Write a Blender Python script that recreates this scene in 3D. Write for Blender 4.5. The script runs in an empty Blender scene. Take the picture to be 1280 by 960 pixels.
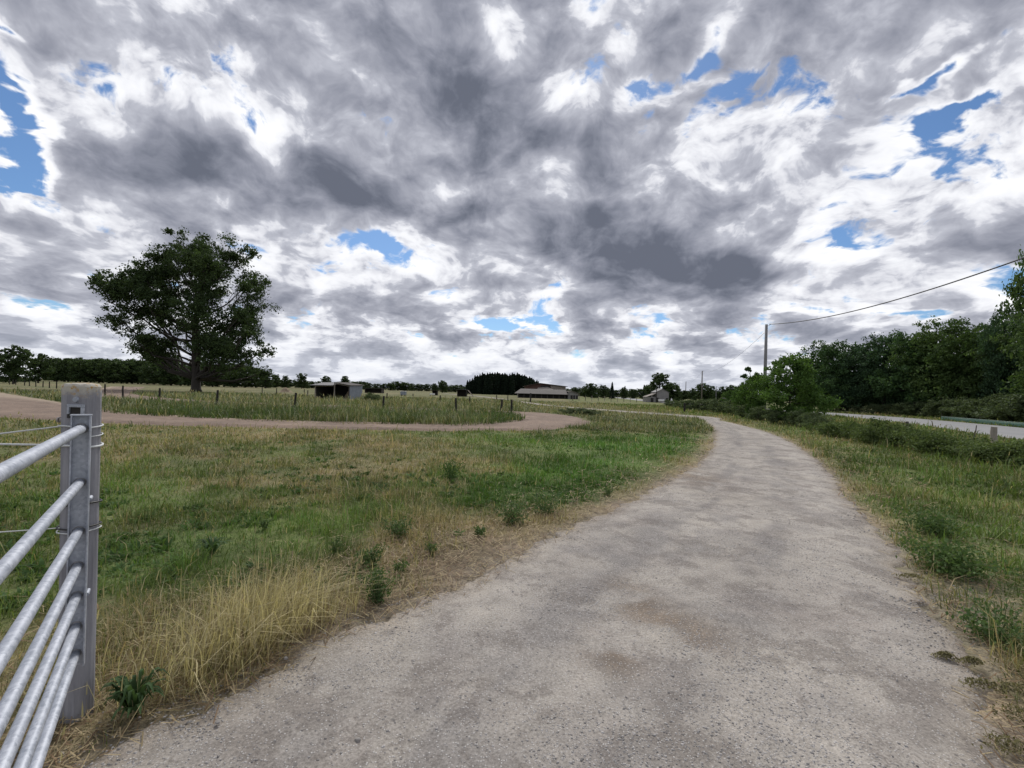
import bpy, bmesh, math, random
import numpy as np
from mathutils import Vector, Matrix

SC = bpy.context.scene
COL = SC.collection
R = math.radians
PI = math.pi

# ------------------------------------------------------------------ survey of the place
# The camera stands at the origin, 1.55 m above the ground, looking along +Y with a slightly tilted phone.
EYE = 1.55
FOC = 560.0            # focal length in pixels of a 1280 px wide frame
ROLL = R(1.6)
CX, HY = 640.0, 489.0  # where the level view direction meets the picture


def ray(px, py):
    dx, dy = px - CX, py - HY
    a = dx * math.cos(ROLL) + dy * math.sin(ROLL)
    b = -dx * math.sin(ROLL) + dy * math.cos(ROLL)
    return a / FOC, -b / FOC          # x and z for one metre forward


def at(px, py, d):
    """the point seen there, d metres ahead"""
    x, z = ray(px, py)
    return Vector((x * d, d, EYE + z * d))


def gp(px, py):
    """the ground point seen there"""
    x, z = ray(px, py)
    d = EYE / max(-z, 1e-3)
    return Vector((x * d, d, 0.0))


def xz(px, d):
    """ground point d metres ahead in the column px of the horizon"""
    a = (px - CX) / FOC * (1 / math.cos(ROLL))
    return Vector((a * d, d, 0.0))


# ------------------------------------------------------------------ node helpers
class NT:
    def __init__(self, tree):
        self.t = tree
        self.n = tree.nodes
        self.l = tree.links

    def new(self, typ, **kw):
        n = self.n.new(typ)
        for k, v in kw.items():
            setattr(n, k, v)
        return n

    def set(self, sock, v):
        if isinstance(v, bpy.types.NodeSocket):
            self.l.new(v, sock)
        elif v is not None:
            sock.default_value = v

    def math(self, op, a, b=None, c=None, clamp=False):
        n = self.new('ShaderNodeMath', operation=op, use_clamp=clamp)
        self.set(n.inputs[0], a)
        if b is not None: self.set(n.inputs[1], b)
        if c is not None: self.set(n.inputs[2], c)
        return n.outputs[0]

    def vmath(self, op, a, b=None, scale=None):
        n = self.new('ShaderNodeVectorMath', operation=op)
        self.set(n.inputs[0], a)
        if b is not None: self.set(n.inputs[1], b)
        if scale is not None: self.set(n.inputs['Scale'], scale)
        return n.outputs['Value'] if op in ('LENGTH', 'DOT_PRODUCT', 'DISTANCE') else n.outputs[0]

    def noise(self, vec, scale, detail=4, rough=0.5, lac=2.0, dist=0.0, dim='3D', color=False, typ='FBM', w=None):
        n = self.new('ShaderNodeTexNoise', noise_dimensions=dim)
        n.noise_type = typ
        if vec is not None: self.set(n.inputs['Vector'], vec)
        self.set(n.inputs['Scale'], scale)
        self.set(n.inputs['Detail'], detail)
        self.set(n.inputs['Roughness'], rough)
        self.set(n.inputs['Lacunarity'], lac)
        self.set(n.inputs['Distortion'], dist)
        if w is not None: self.set(n.inputs['W'], w)
        return n.outputs['Color'] if color else n.outputs[0]

    def mapr(self, v, a, b, c=0.0, d=1.0, smooth=False):
        n = self.new('ShaderNodeMapRange', interpolation_type='SMOOTHSTEP' if smooth else 'LINEAR')
        for i, q in enumerate((v, a, b, c, d)):
            self.set(n.inputs[i], q)
        return n.outputs[0]

    def ramp(self, fac, stops, interp='LINEAR'):
        n = self.new('ShaderNodeValToRGB')
        cr = n.color_ramp
        cr.interpolation = interp
        while len(cr.elements) < len(stops): cr.elements.new(0.5)
        for e, (p, c) in zip(cr.elements, stops):
            e.position = p
            e.color = (c[0], c[1], c[2], 1)
        self.set(n.inputs[0], fac)
        return n.outputs[0]

    def mix(self, fac, a, b, blend='MIX'):
        n = self.new('ShaderNodeMix', data_type='RGBA', blend_type=blend)
        self.set(n.inputs[0], fac)
        for s, v in ((n.inputs[6], a), (n.inputs[7], b)):
            self.set(s, (*v, 1) if isinstance(v, tuple) and len(v) == 3 else v)
        return n.outputs[2]

    def comb(self, x, y, z):
        n = self.new('ShaderNodeCombineXYZ')
        for i, v in enumerate((x, y, z)): self.set(n.inputs[i], v)
        return n.outputs[0]

    def sep(self, v):
        n = self.new('ShaderNodeSeparateXYZ')
        self.set(n.inputs[0], v)
        return n.outputs

# ------------------------------------------------------------------ camera, view, sun and sky
cam_d = bpy.data.cameras.new('camera')
cam = bpy.data.objects.new('camera', cam_d)
COL.objects.link(cam)
cam_d.sensor_width = 36.0
cam_d.lens = 36.0 * FOC / 1280.0
cam_d.shift_y = (HY - 480.0) / 1280.0
cam_d.clip_start = 0.05
cam_d.clip_end = 20000
cam.matrix_world = (Matrix.Translation((0, 0, EYE)) @ Matrix.Rotation(R(90), 4, 'X') @ Matrix.Rotation(ROLL, 4, 'Z'))
SC.camera = cam
SC.render.engine = 'CYCLES'
SC.view_settings.view_transform = 'Standard'
SC.view_settings.look = 'None'
SC.view_settings.exposure = 0.12
SC.view_settings.gamma = 1.0
SC.view_settings.use_curve_mapping = False
SC.cycles.use_denoising = True
SC.cycles.max_bounces = 6
SC.cycles.diffuse_bounces = 3
SC.cycles.transparent_max_bounces = 8

SUN_EL, SUN_AZ = 47.0, -4.0          # the sun stands ahead of the camera, behind the clouds
sd = bpy.data.lights.new('sun', 'SUN')
sd.energy = 2.5
sd.angle = R(14)
sd.color = (1.0, 0.96, 0.90)
so = bpy.data.objects.new('sun', sd)
COL.objects.link(so)
sv = Vector((math.sin(R(SUN_AZ)) * math.cos(R(SUN_EL)), math.cos(R(SUN_AZ)) * math.cos(R(SUN_EL)), math.sin(R(SUN_EL))))
so.rotation_euler = (-sv).to_track_quat('-Z', 'Y').to_euler()
so.location = (0, 0, 30)

W = bpy.data.worlds.new('World')
SC.world = W
W.use_nodes = True
w = NT(W.node_tree)
w.n.clear()
geo = w.new('ShaderNodeTexCoord').outputs['Generated']
dirn = w.vmath('NORMALIZE', geo)
dx, dy, dz = w.sep(dirn)
sky = w.new('ShaderNodeTexSky', sky_type='NISHITA', sun_disc=False)
sky.sun_elevation = R(SUN_EL)
sky.sun_rotation = R(SUN_AZ)
sky.air_density = 1.0
sky.dust_density = 0.4
sky.ozone_density = 2.0
# cloud deck: the direction projected onto a curved layer overhead
up = w.math('MAXIMUM', dz, 0.0)
den = w.math('ADD', up, 0.13)
px_ = w.math('DIVIDE', dx, den)
py_ = w.math('DIVIDE', dy, den)
deck = w.comb(px_, w.math('MULTIPLY', py_, 0.80), 3.7)
warp = w.noise(deck, 1.3, 3, 0.5, color=True)
warpv = w.vmath('SCALE', w.vmath('SUBTRACT', warp, (0.5, 0.5, 0.5)), scale=0.55)
deckw = w.vmath('ADD', deck, warpv)
n_big = w.noise(deckw, 0.95, 3, 0.5)
# the big masses of this afternoon's sky, in azimuth and elevation (degrees)
az = w.math('MULTIPLY', w.math('ARCTAN2', dx, dy), 180 / PI)
el = w.math('MULTIPLY', w.math('ARCSINE', dz), 180 / PI)
wob = w.noise(deckw, 1.7, 5, 0.6, color=True)
wobv = w.vmath('MULTIPLY', w.vmath('SUBTRACT', wob, (0.5, 0.5, 0.5)), (20.0, 11.0, 0.0))
wobv = w.vmath('SCALE', wobv, scale=w.mapr(el, 3.0, 30.0, 0.25, 1.0))
ae = w.vmath('ADD', w.comb(az, el, 0.0), wobv)


def azel(px, py):
    x, z = ray(px, py)
    return math.degrees(math.atan2(x, 1)), math.degrees(math.atan2(z, math.hypot(x, 1)))


MASSES = [  # x, y, half length, half width, turn, weight
    (230, 225, 190, 75, 16, .42), (430, 170, 215, 80, 38, .36), (575, 80, 130, 120, 60, .30),
    (735, 175, 150, 80, 0, .30), (850, 190, 160, 60, -18, .20), (810, 325, 200, 66, 6, .76),
    (960, 150, 150, 45, -24, .06), (1120, 255, 120, 55, -14, .24), (90, 285, 150, 40, 8, .18),
    (390, 300, 80, 26, 8, .16), (470, 382, 110, 30, 4, .26), (575, 425, 80, 15, 0, .2),
    (610, 345, 80, 36, 0, .22), (680, 260, 120, 60, 10, .16), (1215, 310, 120, 30, -6, .2),
    (700, 10, 130, 60, 0, .2), (430, 30, 120, 60, 40, .16), (60, 362, 150, 22, 3, .12),
    (720, 382, 40, 24, 0, .28), (1000, 330, 100, 24, 0, .12), (860, 430, 110, 16, 0, .2),
    (250, 385, 160, 18, 3, .12), (1080, 110, 120, 40, -30, -.04),
    (165, 115, 140, 90, 30, -.30), (606, 18, 34, 44, 0, -.30), (690, 232, 30, 36, 0, -.13),
    (835, 95, 70, 30, -20, -.12), (622, 66, 44, 24, 0, -.2), (562, 200, 44, 90, -10, -.18),
    (1010, 60, 230, 70, -30, -.12), (1190, 190, 170, 50, -35, -.14), (520, 318, 120, 26, 10, -.08),
    (300, 140, 40, 70, -30, -.16), (900, 270, 150, 26, -16, -.04), (1080, 340, 150, 30, -8, -.1),
    (238, 117, 70, 50, 0, .1), (634, 212, 60, 36, 0, .2), (752, 86, 60, 40, 0, .24), (905, 258, 80, 36, 0, .24), (240, 317, 60, 30, 0, .2), (1100, 300, 60, 26, 0, .18), (1060, 225, 60, 30, 0, .1),
    (22, 195, 50, 62, 0, -.5), (85, 97, 50, 36, 0, .22), (165, 8, 60, 20, 0, .2),
    (-8, 150, 54, 115, 0, -0.70), (25, 50, 46, 14, 50, -0.48), (893, 50, 62, 26, -62, -0.56),
    (1245, 128, 80, 16, -38, -0.60), (1215, 84, 74, 14, -40, -0.53), (482, 285, 36, 20, 20, -0.20), (470, 312, 60, 26, 0, .14), (1045, 300, 60, 24, -10, .16),
    (1028, 262, 30, 17, -30, -0.18), (645, 405, 70, 16, 0, -0.57), (1135, 388, 80, 10, 2, -0.48), (1000, 392, 60, 7, 0, -0.43),
]
total = None
for (mx, my, la, lb, turn, wt) in MASSES:
    c0 = azel(mx, my)
    t = R(turn)
    c1 = azel(mx + la * math.cos(t), my + la * math.sin(t))
    c2 = azel(mx + lb * math.sin(t), my - lb * math.cos(t))
    v1 = (c1[0] - c0[0], c1[1] - c0[1])
    r1 = math.hypot(*v1)
    r2 = math.hypot(c2[0] - c0[0], c2[1] - c0[1])
    mp = w.new('ShaderNodeMapping', vector_type='TEXTURE')
    w.set(mp.inputs['Vector'], ae)
    mp.inputs['Location'].default_value = (c0[0], c0[1], 0)
    mp.inputs['Rotation'].default_value = (0, 0, math.atan2(v1[1], v1[0]))
    mp.inputs['Scale'].default_value = (r1 * 1.25, r2 * 1.25, 1)
    g = w.new('ShaderNodeTexGradient', gradient_type='SPHERICAL')
    w.set(g.inputs[0], mp.outputs[0])
    wv = w.mapr(g.outputs[1], 0, 1, 0, wt * (0.92 if wt > 0 else 0.80), smooth=True)
    total = wv if total is None else w.math('ADD', total, wv)
base = w.math('ADD', total, w.math('MULTIPLY_ADD', n_big, 0.35, -0.175 + 0.368))


def lumps(off):
    """heaps of cumulus seen from below; off looks a little towards the sun, to find the lit side"""
    dk = w.vmath('ADD', deck2, (0.0, -off * 0.55, off * 0.35)) if off else deck2
    d1 = w.noise(dk, 3.6, 5, 0.52)
    pv = w.vmath('ADD', puffv, (0.0, -off * 0.10, off * 0.17)) if off else puffv
    d2 = w.noise(pv, 7.5, 6, 0.55)
    lo = w.vmath('ADD', lowv, (0.0, off * 1.5, 0.0)) if off else lowv
    d3 = w.noise(lo, 1.0, 5, 0.55)
    hi = w.math('ADD', w.math('MULTIPLY', d1, 0.45), w.math('MULTIPLY', d2, 0.55))
    lw = w.math('ADD', w.math('MULTIPLY', d3, 0.75), w.math('MULTIPLY', d2, 0.25))
    n = w.new('ShaderNodeMix', data_type='FLOAT')
    w.set(n.inputs[0], lowmix); w.set(n.inputs[2], hi); w.set(n.inputs[3], lw)
    return n.outputs[0]


den2 = w.math('ADD', up, 0.30)
deck2 = w.vmath('ADD', w.comb(w.math('DIVIDE', dx, den2), w.math('DIVIDE', dy, den2), 1.7), w.vmath('SCALE', warpv, scale=0.45))
fw = w.noise(dirn, 7.0, 3, 0.5, color=True)
fwv = w.vmath('SCALE', w.vmath('SUBTRACT', fw, (0.5, 0.5, 0.5)), scale=0.10)
puffv = w.vmath('MULTIPLY', w.vmath('ADD', w.vmath('ADD', dirn, w.vmath('SCALE', warpv, scale=0.22)), fwv), (1.0, 1.0, 1.5))
lowv = w.vmath('MULTIPLY', w.vmath('ADD', w.comb(az, el, 0.0), w.vmath('SCALE', wobv, scale=0.8)), (1 / 7.0, 1 / 3.0, 1.0))
lowmix = w.mapr(el, 5.0, 16.0, 1.0, 0.0, smooth=True)
L0 = lumps(0.0)
L1 = lumps(0.16)
relief = w.math('SUBTRACT', L1, L0)          # positive where the cloud gets thicker towards the sun: the dark underside
det = w.math('SUBTRACT', L0, 0.50)
thick = w.math('ADD', base, w.math('MULTIPLY', det, 3.6))
fine = w.noise(puffv, 24.0, 4, 0.6)
cover = w.mapr(w.math('ADD', thick, w.math('MULTIPLY_ADD', fine, 0.55, w.mapr(el, 1.0, 7.0, 0.3, -0.275))), 0.0, 0.20, smooth=True)
shade = w.math('ADD', w.math('ADD', base, w.math('MULTIPLY', det, 3.0)), w.math('MULTIPLY', relief, 3.2))
shade = w.math('ADD', shade, w.math('MULTIPLY_ADD', fine, 0.26, -0.13))
cloud = w.ramp(shade, [(0.02, (1.0, 1.0, 1.01)), (0.24, (.86, .87, .91)), (0.345, (.69, .70, .755)), (0.41, (.485, .50, .565)),
                       (0.54, (.365, .378, .44)), (0.70, (.262, .276, .335)), (0.90, (.165, .18, .228)), (1.0, (.13, .144, .187))])
low = w.mapr(el, -1.0, 9.0, 1.0, 0.0, smooth=True)
cloud = w.mix(w.math('MULTIPLY', low, 0.40), cloud, (.60, .645, .745))
skyc = w.vmath('MULTIPLY', sky.outputs[0], (0.060, 0.076, 0.092))
colr = w.mix(cover, skyc, cloud)
bg = w.new('ShaderNodeBackground')
w.set(bg.inputs['Color'], colr)
bg.inputs['Strength'].default_value = 1.0
wo = w.new('ShaderNodeOutputWorld')
w.l.new(bg.outputs[0], wo.inputs[0])
W.cycles.sampling_method = 'MANUAL'
W.cycles.sample_map_resolution = 512

# ------------------------------------------------------------------ numpy helpers
rng = np.random.default_rng(7)


def hash2(ix, iy, seed):
    h = (ix.astype(np.int64) * 374761393 + iy.astype(np.int64) * 668265263 + seed * 974634777) & 0x7fffffff
    h = ((h ^ (h >> 13)) * 1274126177) & 0x7fffffff
    h = h ^ (h >> 16)
    return (h & 0xffff) / 65535.0


def vnoise(x, y, seed=0):
    ix, iy = np.floor(x), np.floor(y)
    fx, fy = x - ix, y - iy
    fx = fx * fx * (3 - 2 * fx)
    fy = fy * fy * (3 - 2 * fy)
    a, b = hash2(ix, iy, seed), hash2(ix + 1, iy, seed)
    c, d = hash2(ix, iy + 1, seed), hash2(ix + 1, iy + 1, seed)
    return (a * (1 - fx) + b * fx) * (1 - fy) + (c * (1 - fx) + d * fx) * fy


def fbm(x, y, scale, octv=4, seed=0):
    s, amp, tot = 0.0, 0.5, 0.0
    for k in range(octv):
        s = s + amp * vnoise(x * scale + 17.3 * k, y * scale - 9.1 * k, seed + k)
        tot += amp
        amp *= 0.5
        scale *= 2.03
    return s / tot


def sstep(a, b, v):
    t = np.clip((v - a) / (b - a), 0, 1)
    return t * t * (3 - 2 * t)


def spline(pts, n=14):
    """Catmull-Rom through 2D or 3D points"""
    P = [np.array(p, float) for p in pts]
    P = [2 * P[0] - P[1]] + P + [2 * P[-1] - P[-2]]
    out = []
    for i in range(1, len(P) - 2):
        for t in np.linspace(0, 1, n, endpoint=False):
            a, b, c, d = P[i - 1], P[i], P[i + 1], P[i + 2]
            out.append(0.5 * (2 * b + (c - a) * t + (2 * a - 5 * b + 4 * c - d) * t * t + (3 * b - a - 3 * c + d) * t ** 3))
    out.append(P[-2])
    return np.array(out)


def resample(P, n, t=None):
    seg = np.r_[0, np.cumsum(np.linalg.norm(np.diff(P, axis=0), axis=1))]
    u = (np.linspace(0, 1, n) if t is None else t) * seg[-1]
    return np.stack([np.interp(u, seg, P[:, k]) for k in range(P.shape[1])], 1)


def inside(x, y, poly):
    r = np.zeros(x.shape, bool)
    n = len(poly)
    for i in range(n):
        x0, y0 = poly[i]
        x1, y1 = poly[(i + 1) % n]
        if y0 == y1: continue
        c = ((y0 > y) != (y1 > y)) & (x < (x1 - x0) * (y - y0) / (y1 - y0) + x0)
        r ^= c
    return r


def dist_line(x, y, P):
    best = np.full(x.shape, 1e9)
    for i in range(len(P) - 1):
        ax, ay = P[i]
        bx, by = P[i + 1]
        ux, uy = bx - ax, by - ay
        L = ux * ux + uy * uy + 1e-12
        t = np.clip(((x - ax) * ux + (y - ay) * uy) / L, 0, 1)
        best = np.minimum(best, np.hypot(x - ax - t * ux, y - ay - t * uy))
    return best


def link(o, parent=None):
    COL.objects.link(o)
    if parent is not None: o.parent = parent
    return o


def tag(o, label=None, cat=None, group=None, kind=None):
    if label: o['label'] = label
    if cat: o['category'] = cat
    if group: o['group'] = group
    if kind: o['kind'] = kind
    return o


def np_mesh(name, V, F, mat, parent=None, col=None, smooth=False):
    """V (n,3); F: list of int arrays (m,k)"""
    me = bpy.data.meshes.new(name)
    V = np.asarray(V, np.float32)
    me.vertices.add(len(V))
    me.vertices.foreach_set('co', V.ravel())
    F = F if isinstance(F, list) else [F]
    idx = np.concatenate([f.ravel() for f in F]).astype(np.int32)
    cnt = np.concatenate([np.full(len(f), f.shape[1]) for f in F]).astype(np.int32)
    st = np.r_[0, np.cumsum(cnt)[:-1]].astype(np.int32)
    me.loops.add(len(idx))
    me.loops.foreach_set('vertex_index', idx)
    me.polygons.add(len(cnt))
    me.polygons.foreach_set('loop_start', st)
    me.polygons.foreach_set('loop_total', cnt)
    if smooth: me.polygons.foreach_set('use_smooth', np.ones(len(cnt), bool))
    me.update(calc_edges=True)
    if col is not None:
        ca = me.color_attributes.new('Col', 'FLOAT_COLOR', 'POINT')
        c4 = np.ones((len(V), 4), np.float32)
        c4[:, :3] = col
        ca.data.foreach_set('color', c4.ravel())
    me.materials.append(mat)
    o = bpy.data.objects.new(name, me)
    return link(o, parent)


class MB:
    """collects simple solids, then links them as ONE mesh"""
    def __init__(self):
        self.v, self.f = [], []

    def add(self, vs, fs):
        k = len(self.v)
        self.v += [tuple(q) for q in vs]
        self.f += [tuple(i + k for i in f) for f in fs]

    def box(self, lo, hi, M=None):
        vs = [Vector((x, y, z)) for z in (lo[2], hi[2]) for y in (lo[1], hi[1]) for x in (lo[0], hi[0])]
        if M is not None: vs = [M @ v for v in vs]
        self.add(vs, [(0, 2, 3, 1), (4, 5, 7, 6), (0, 1, 5, 4), (2, 6, 7, 3), (0, 4, 6, 2), (1, 3, 7, 5)])

    def tube(self, path, rad, n=8, cap=True, jit=0.0, rnd=None):
        path = [Vector(p) for p in path]
        if not hasattr(rad, '__len__'): rad = [rad] * len(path)
        rings = []
        ref = None
        for i, p in enumerate(path):
            t = (path[min(i + 1, len(path) - 1)] - path[max(i - 1, 0)]).normalized()
            if ref is None:
                ref = t.orthogonal().normalized()
            ref = (ref - t * ref.dot(t)).normalized()
            bn = t.cross(ref)
            ring = []
            for k in range(n):
                a = 2 * PI * k / n
                r = rad[i] * (1 + (rnd.uniform(-jit, jit) if rnd else 0))
                ring.append(p + (ref * math.cos(a) + bn * math.sin(a)) * r)
            rings.append(ring)
        k0 = len(self.v)
        for r in rings: self.v += [tuple(q) for q in r]
        for i in range(len(rings) - 1):
            for k in range(n):
                a, b = k0 + i * n + k, k0 + i * n + (k + 1) % n
                self.f.append((a, b, b + n, a + n))
        if cap:
            self.f.append(tuple(k0 + k for k in reversed(range(n))))
            self.f.append(tuple(k0 + (len(rings) - 1) * n + k for k in range(n)))

    def build(self, name, mat, parent=None, smooth=False, bevel=0.0):
        me = bpy.data.meshes.new(name)
        me.from_pydata(self.v, [], self.f)
        me.update()
        if bevel:
            bm = bmesh.new()
            bm.from_mesh(me)
            bmesh.ops.bevel(bm, geom=list(bm.edges), offset=bevel, segments=1, affect='EDGES', clamp_overlap=True)
            bm.to_mesh(me)
            bm.free()
        if smooth:
            me.polygons.foreach_set('use_smooth', np.ones(len(me.polygons), bool))
        me.materials.append(mat)
        return link(bpy.data.objects.new(name, me), parent)


def empty(name, loc=(0, 0, 0), rz=0.0):
    o = bpy.data.objects.new(name, None)
    o.empty_display_size = 0.3
    o.location = loc
    o.rotation_euler = (0, 0, rz)
    return link(o)


def copy_thing(root, loc=None, rz=None, sc=None):
    r = root.copy()
    COL.objects.link(r)
    if loc is not None: r.location = loc
    if rz is not None: r.rotation_euler = (0, 0, rz)
    if sc is not None: r.scale = sc if hasattr(sc, '__len__') else (sc, sc, sc)
    for k in ('label', 'group'):
        if k in r: del r[k]
    for ch in [c for c in root.children]:
        c = ch.copy()
        COL.objects.link(c)
        c.parent = r
        for g in [q for q in ch.children]:
            d = g.copy()
            COL.objects.link(d)
            d.parent = c
    return r


# ------------------------------------------------------------------ materials
def material(name, rough=0.8):
    m = bpy.data.materials.new(name)
    m.use_nodes = True
    t = NT(m.node_tree)
    b = t.n['Principled BSDF']
    b.inputs['Roughness'].default_value = rough
    return m, t, b


def bump(t, b, h, strength=0.5, dist=0.02):
    n = t.new('ShaderNodeBump')
    n.inputs['Strength'].default_value = strength
    n.inputs['Distance'].default_value = dist
    t.set(n.inputs['Height'], h)
    t.l.new(n.outputs[0], b.inputs['Normal'])


def pos(t):
    return t.new('ShaderNodeTexCoord').outputs['Object']


def mottled(name, c1, c2, scale=3.0, detail=5, rough=0.8, bmp=0.3, metal=0.0, stretch=(1, 1, 1), bdist=0.01):
    m, t, b = material(name, rough)
    p = t.vmath('MULTIPLY', pos(t), stretch)
    f = t.noise(p, scale, detail, 0.6)
    c = t.mix(t.mapr(f, 0.3, 0.7), c1, c2)
    t.l.new(c, b.inputs['Base Color'])
    b.inputs['Metallic'].default_value = metal
    if bmp: bump(t, b, f, bmp, bdist)
    return m


def leafy(name, trans=0.35, rough=0.65, spec=0.12):
    """leaves and blades: the colour of each one comes with its mesh"""
    m, t, b = material(name, rough)
    a = t.new('ShaderNodeAttribute', attribute_name='Col')
    t.l.new(a.outputs['Color'], b.inputs['Base Color'])
    b.inputs['Specular IOR Level'].default_value = spec
    tr = t.new('ShaderNodeBsdfTranslucent')
    tint = t.mix(1.0, a.outputs['Color'], (1.25, 1.30, 0.70), 'MULTIPLY')
    t.l.new(tint, tr.inputs['Color'])
    mx = t.new('ShaderNodeMixShader')
    mx.inputs[0].default_value = trans
    t.l.new(b.outputs[0], mx.inputs[1])
    t.l.new(tr.outputs[0], mx.inputs[2])
    t.l.new(mx.outputs[0], t.n['Material Output'].inputs['Surface'])
    return m


M = {}
M['leaf'] = leafy('tree_leaves', 0.30)
M['grass'] = leafy('grass_blades', 0.30, 0.6, 0.15)
M['bark'] = mottled('bark', (.022, .019, .016), (.045, .039, .033), 6, 6, 0.9, 0.6, stretch=(3, 3, 0.6), bdist=0.05)
M['old_wood'] = mottled('weathered_wood', (.05, .043, .038), (.12, .105, .09), 9, 6, 0.9, 0.5, stretch=(4, 4, 0.5))
M['pale_wood'] = mottled('pale_wood', (.20, .18, .155), (.32, .29, .25), 9, 6, 0.9, 0.4, stretch=(4, 4, 0.5))
M['plank'] = mottled('dark_planks', (.035, .030, .027), (.075, .065, .058), 7, 6, 0.9, 0.4, stretch=(6, 6, 0.4))
M['tin'] = mottled('sheet_metal', (.20, .225, .27), (.29, .315, .365), 2.5, 6, 0.5, 0.1, 0.35)
M['tin_roof'] = mottled('tin_roof', (.065, .065, .068), (.11, .11, .115), 2.0, 6, 0.65, 0.1)
M['barn_roof'] = mottled('barn_roof', (.05, .044, .041), (.088, .077, .072), 0.9, 6, 0.85, 0.2)
M['barn_roof_pale'] = mottled('pale_barn_roof', (.17, .148, .13), (.26, .23, .205), 0.9, 6, 0.85, 0.2)
M['red_board'] = mottled('reddish_boards', (.060, .030, .024), (.11, .058, .046), 2.0, 6, 0.9, 0.3, stretch=(3, 3, 0.5))
M['render_grey'] = mottled('grey_render', (.17, .163, .158), (.25, .243, .232), 1.2, 6, 0.9, 0.2)
M['tile'] = mottled('roof_tiles', (.065, .045, .036), (.115, .078, .062), 1.2, 6, 0.9, 0.3)
M['post_dark'] = mottled('tarred_post', (.012, .011, .010), (.030, .027, .024), 9, 5, 0.9, 0.4, stretch=(4, 4, 0.5))
M['dark'] = mottled('dark_opening', (.018, .017, .016), (.03, .028, .026), 3, 3, 0.9, 0.0)  # near-black that stands for the shade inside openings; doors share it
M['white'] = mottled('white_paint', (.62, .62, .61), (.76, .76, .75), 3, 5, 0.5, 0.0)
M['concrete'] = mottled('pole_concrete', (.15, .15, .155), (.22, .22, .225), 4, 6, 0.9, 0.2)
M['pole_wood'] = mottled('pole_wood', (.10, .088, .075), (.19, .17, .15), 5, 6, 0.9, 0.3, stretch=(4, 4, 0.3))
M['cable'] = mottled('cable', (.015, .015, .016), (.025, .025, .026), 3, 2, 0.6, 0.0)
M['ceramic'] = mottled('ceramic', (.25, .22, .20), (.32, .29, .27), 3, 2, 0.3, 0.0)
M['hay'] = mottled('old_hay', (.17, .13, .085), (.27, .215, .145), 6, 6, 0.95, 0.8, bdist=0.05)
M['stone'] = mottled('stone', (.17, .16, .15), (.33, .31, .29), 30, 5, 0.9, 0.4, bdist=0.002)
M['black_plastic'] = mottled('black_plastic', (.012, .012, .013), (.02, .02, .021), 3, 2, 0.5, 0.0)
M['cord'] = mottled('white_cord', (.50, .52, .53), (.64, .66, .66), 60, 3, 0.6, 0.0)
M['net'] = mottled('green_net', (.03, .085, .065), (.05, .125, .095), 4, 4, 0.6, 0.0)
M['net_rope'] = mottled('pale_rope', (.16, .25, .21), (.24, .33, .29), 4, 4, 0.7, 0.0)


def galvanised():
    m, t, b = material('galvanised_steel', 0.42)
    p = pos(t)
    v = t.new('ShaderNodeTexVoronoi')
    t.set(v.inputs['Vector'], p)
    v.inputs['Scale'].default_value = 90
    f = t.math('ADD', t.math('MULTIPLY', t.sep(v.outputs['Color'])[0], 0.35), t.math('MULTIPLY', t.noise(p, 7, 6, 0.65), 0.9))
    c = t.ramp(f, [(0.35, (.27, .295, .345)), (0.6, (.36, .385, .44)), (0.85, (.46, .485, .54))])
    # a few rusty and dirty spots of their own
    d = t.noise(p, 16, 5, 0.7)
    c = t.mix(t.mapr(d, 0.66, 0.76, 0, 0.55), c, (.24, .20, .17))
    t.l.new(c, b.inputs['Base Color'])
    b.inputs['Metallic'].default_value = 0.35
    t.l.new(t.mapr(f, 0.3, 0.9, 0.45, 0.62), b.inputs['Roughness'])
    bump(t, b, t.noise(p, 40, 4, 0.6), 0.12, 0.004)
    return m


M['galv'] = galvanised()


def post_wood():
    m, t, b = material('weathered_post', 0.9)
    p = pos(t)
    g = t.noise(t.vmath('MULTIPLY', p, (1, 1, 0.06)), 38, 6, 0.6)
    big = t.noise(t.vmath('MULTIPLY', p, (1, 1, 0.35)), 6, 5, 0.6)
    c = t.ramp(t.math('ADD', t.math('MULTIPLY', g, 0.6), t.math('MULTIPLY', big, 0.5)),
               [(0.35, (.125, .125, .142)), (0.52, (.215, .215, .238)), (0.68, (.30, .30, .325)), (0.85, (.37, .37, .39))])
    x, y, z = t.sep(p)
    # lichen: pale crust and ochre spots on the rim
    n1 = t.noise(p, 34, 6, 0.7)
    rim = t.mapr(t.math('ADD', z, t.math('MULTIPLY', n1, 0.10)), 1.515, 1.565, smooth=True)
    c = t.mix(t.math('MULTIPLY', rim, 0.8), c, (.47, .44, .37))
    och = t.math('MULTIPLY', rim, t.mapr(t.noise(p, 55, 4, 0.6), 0.52, 0.60))
    c = t.mix(och, c, (.36, .22, .06))
    spots = t.math('MULTIPLY', t.mapr(t.noise(p, 60, 3, 0.6), 0.68, 0.74), t.mapr(z, 1.2, 1.5))
    c = t.mix(spots, c, (.42, .42, .40))
    t.l.new(c, b.inputs['Base Color'])
    bump(t, b, t.math('ADD', g, t.math('MULTIPLY', n1, 0.5)), 0.6, 0.006)
    return m


M['post'] = post_wood()


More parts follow.
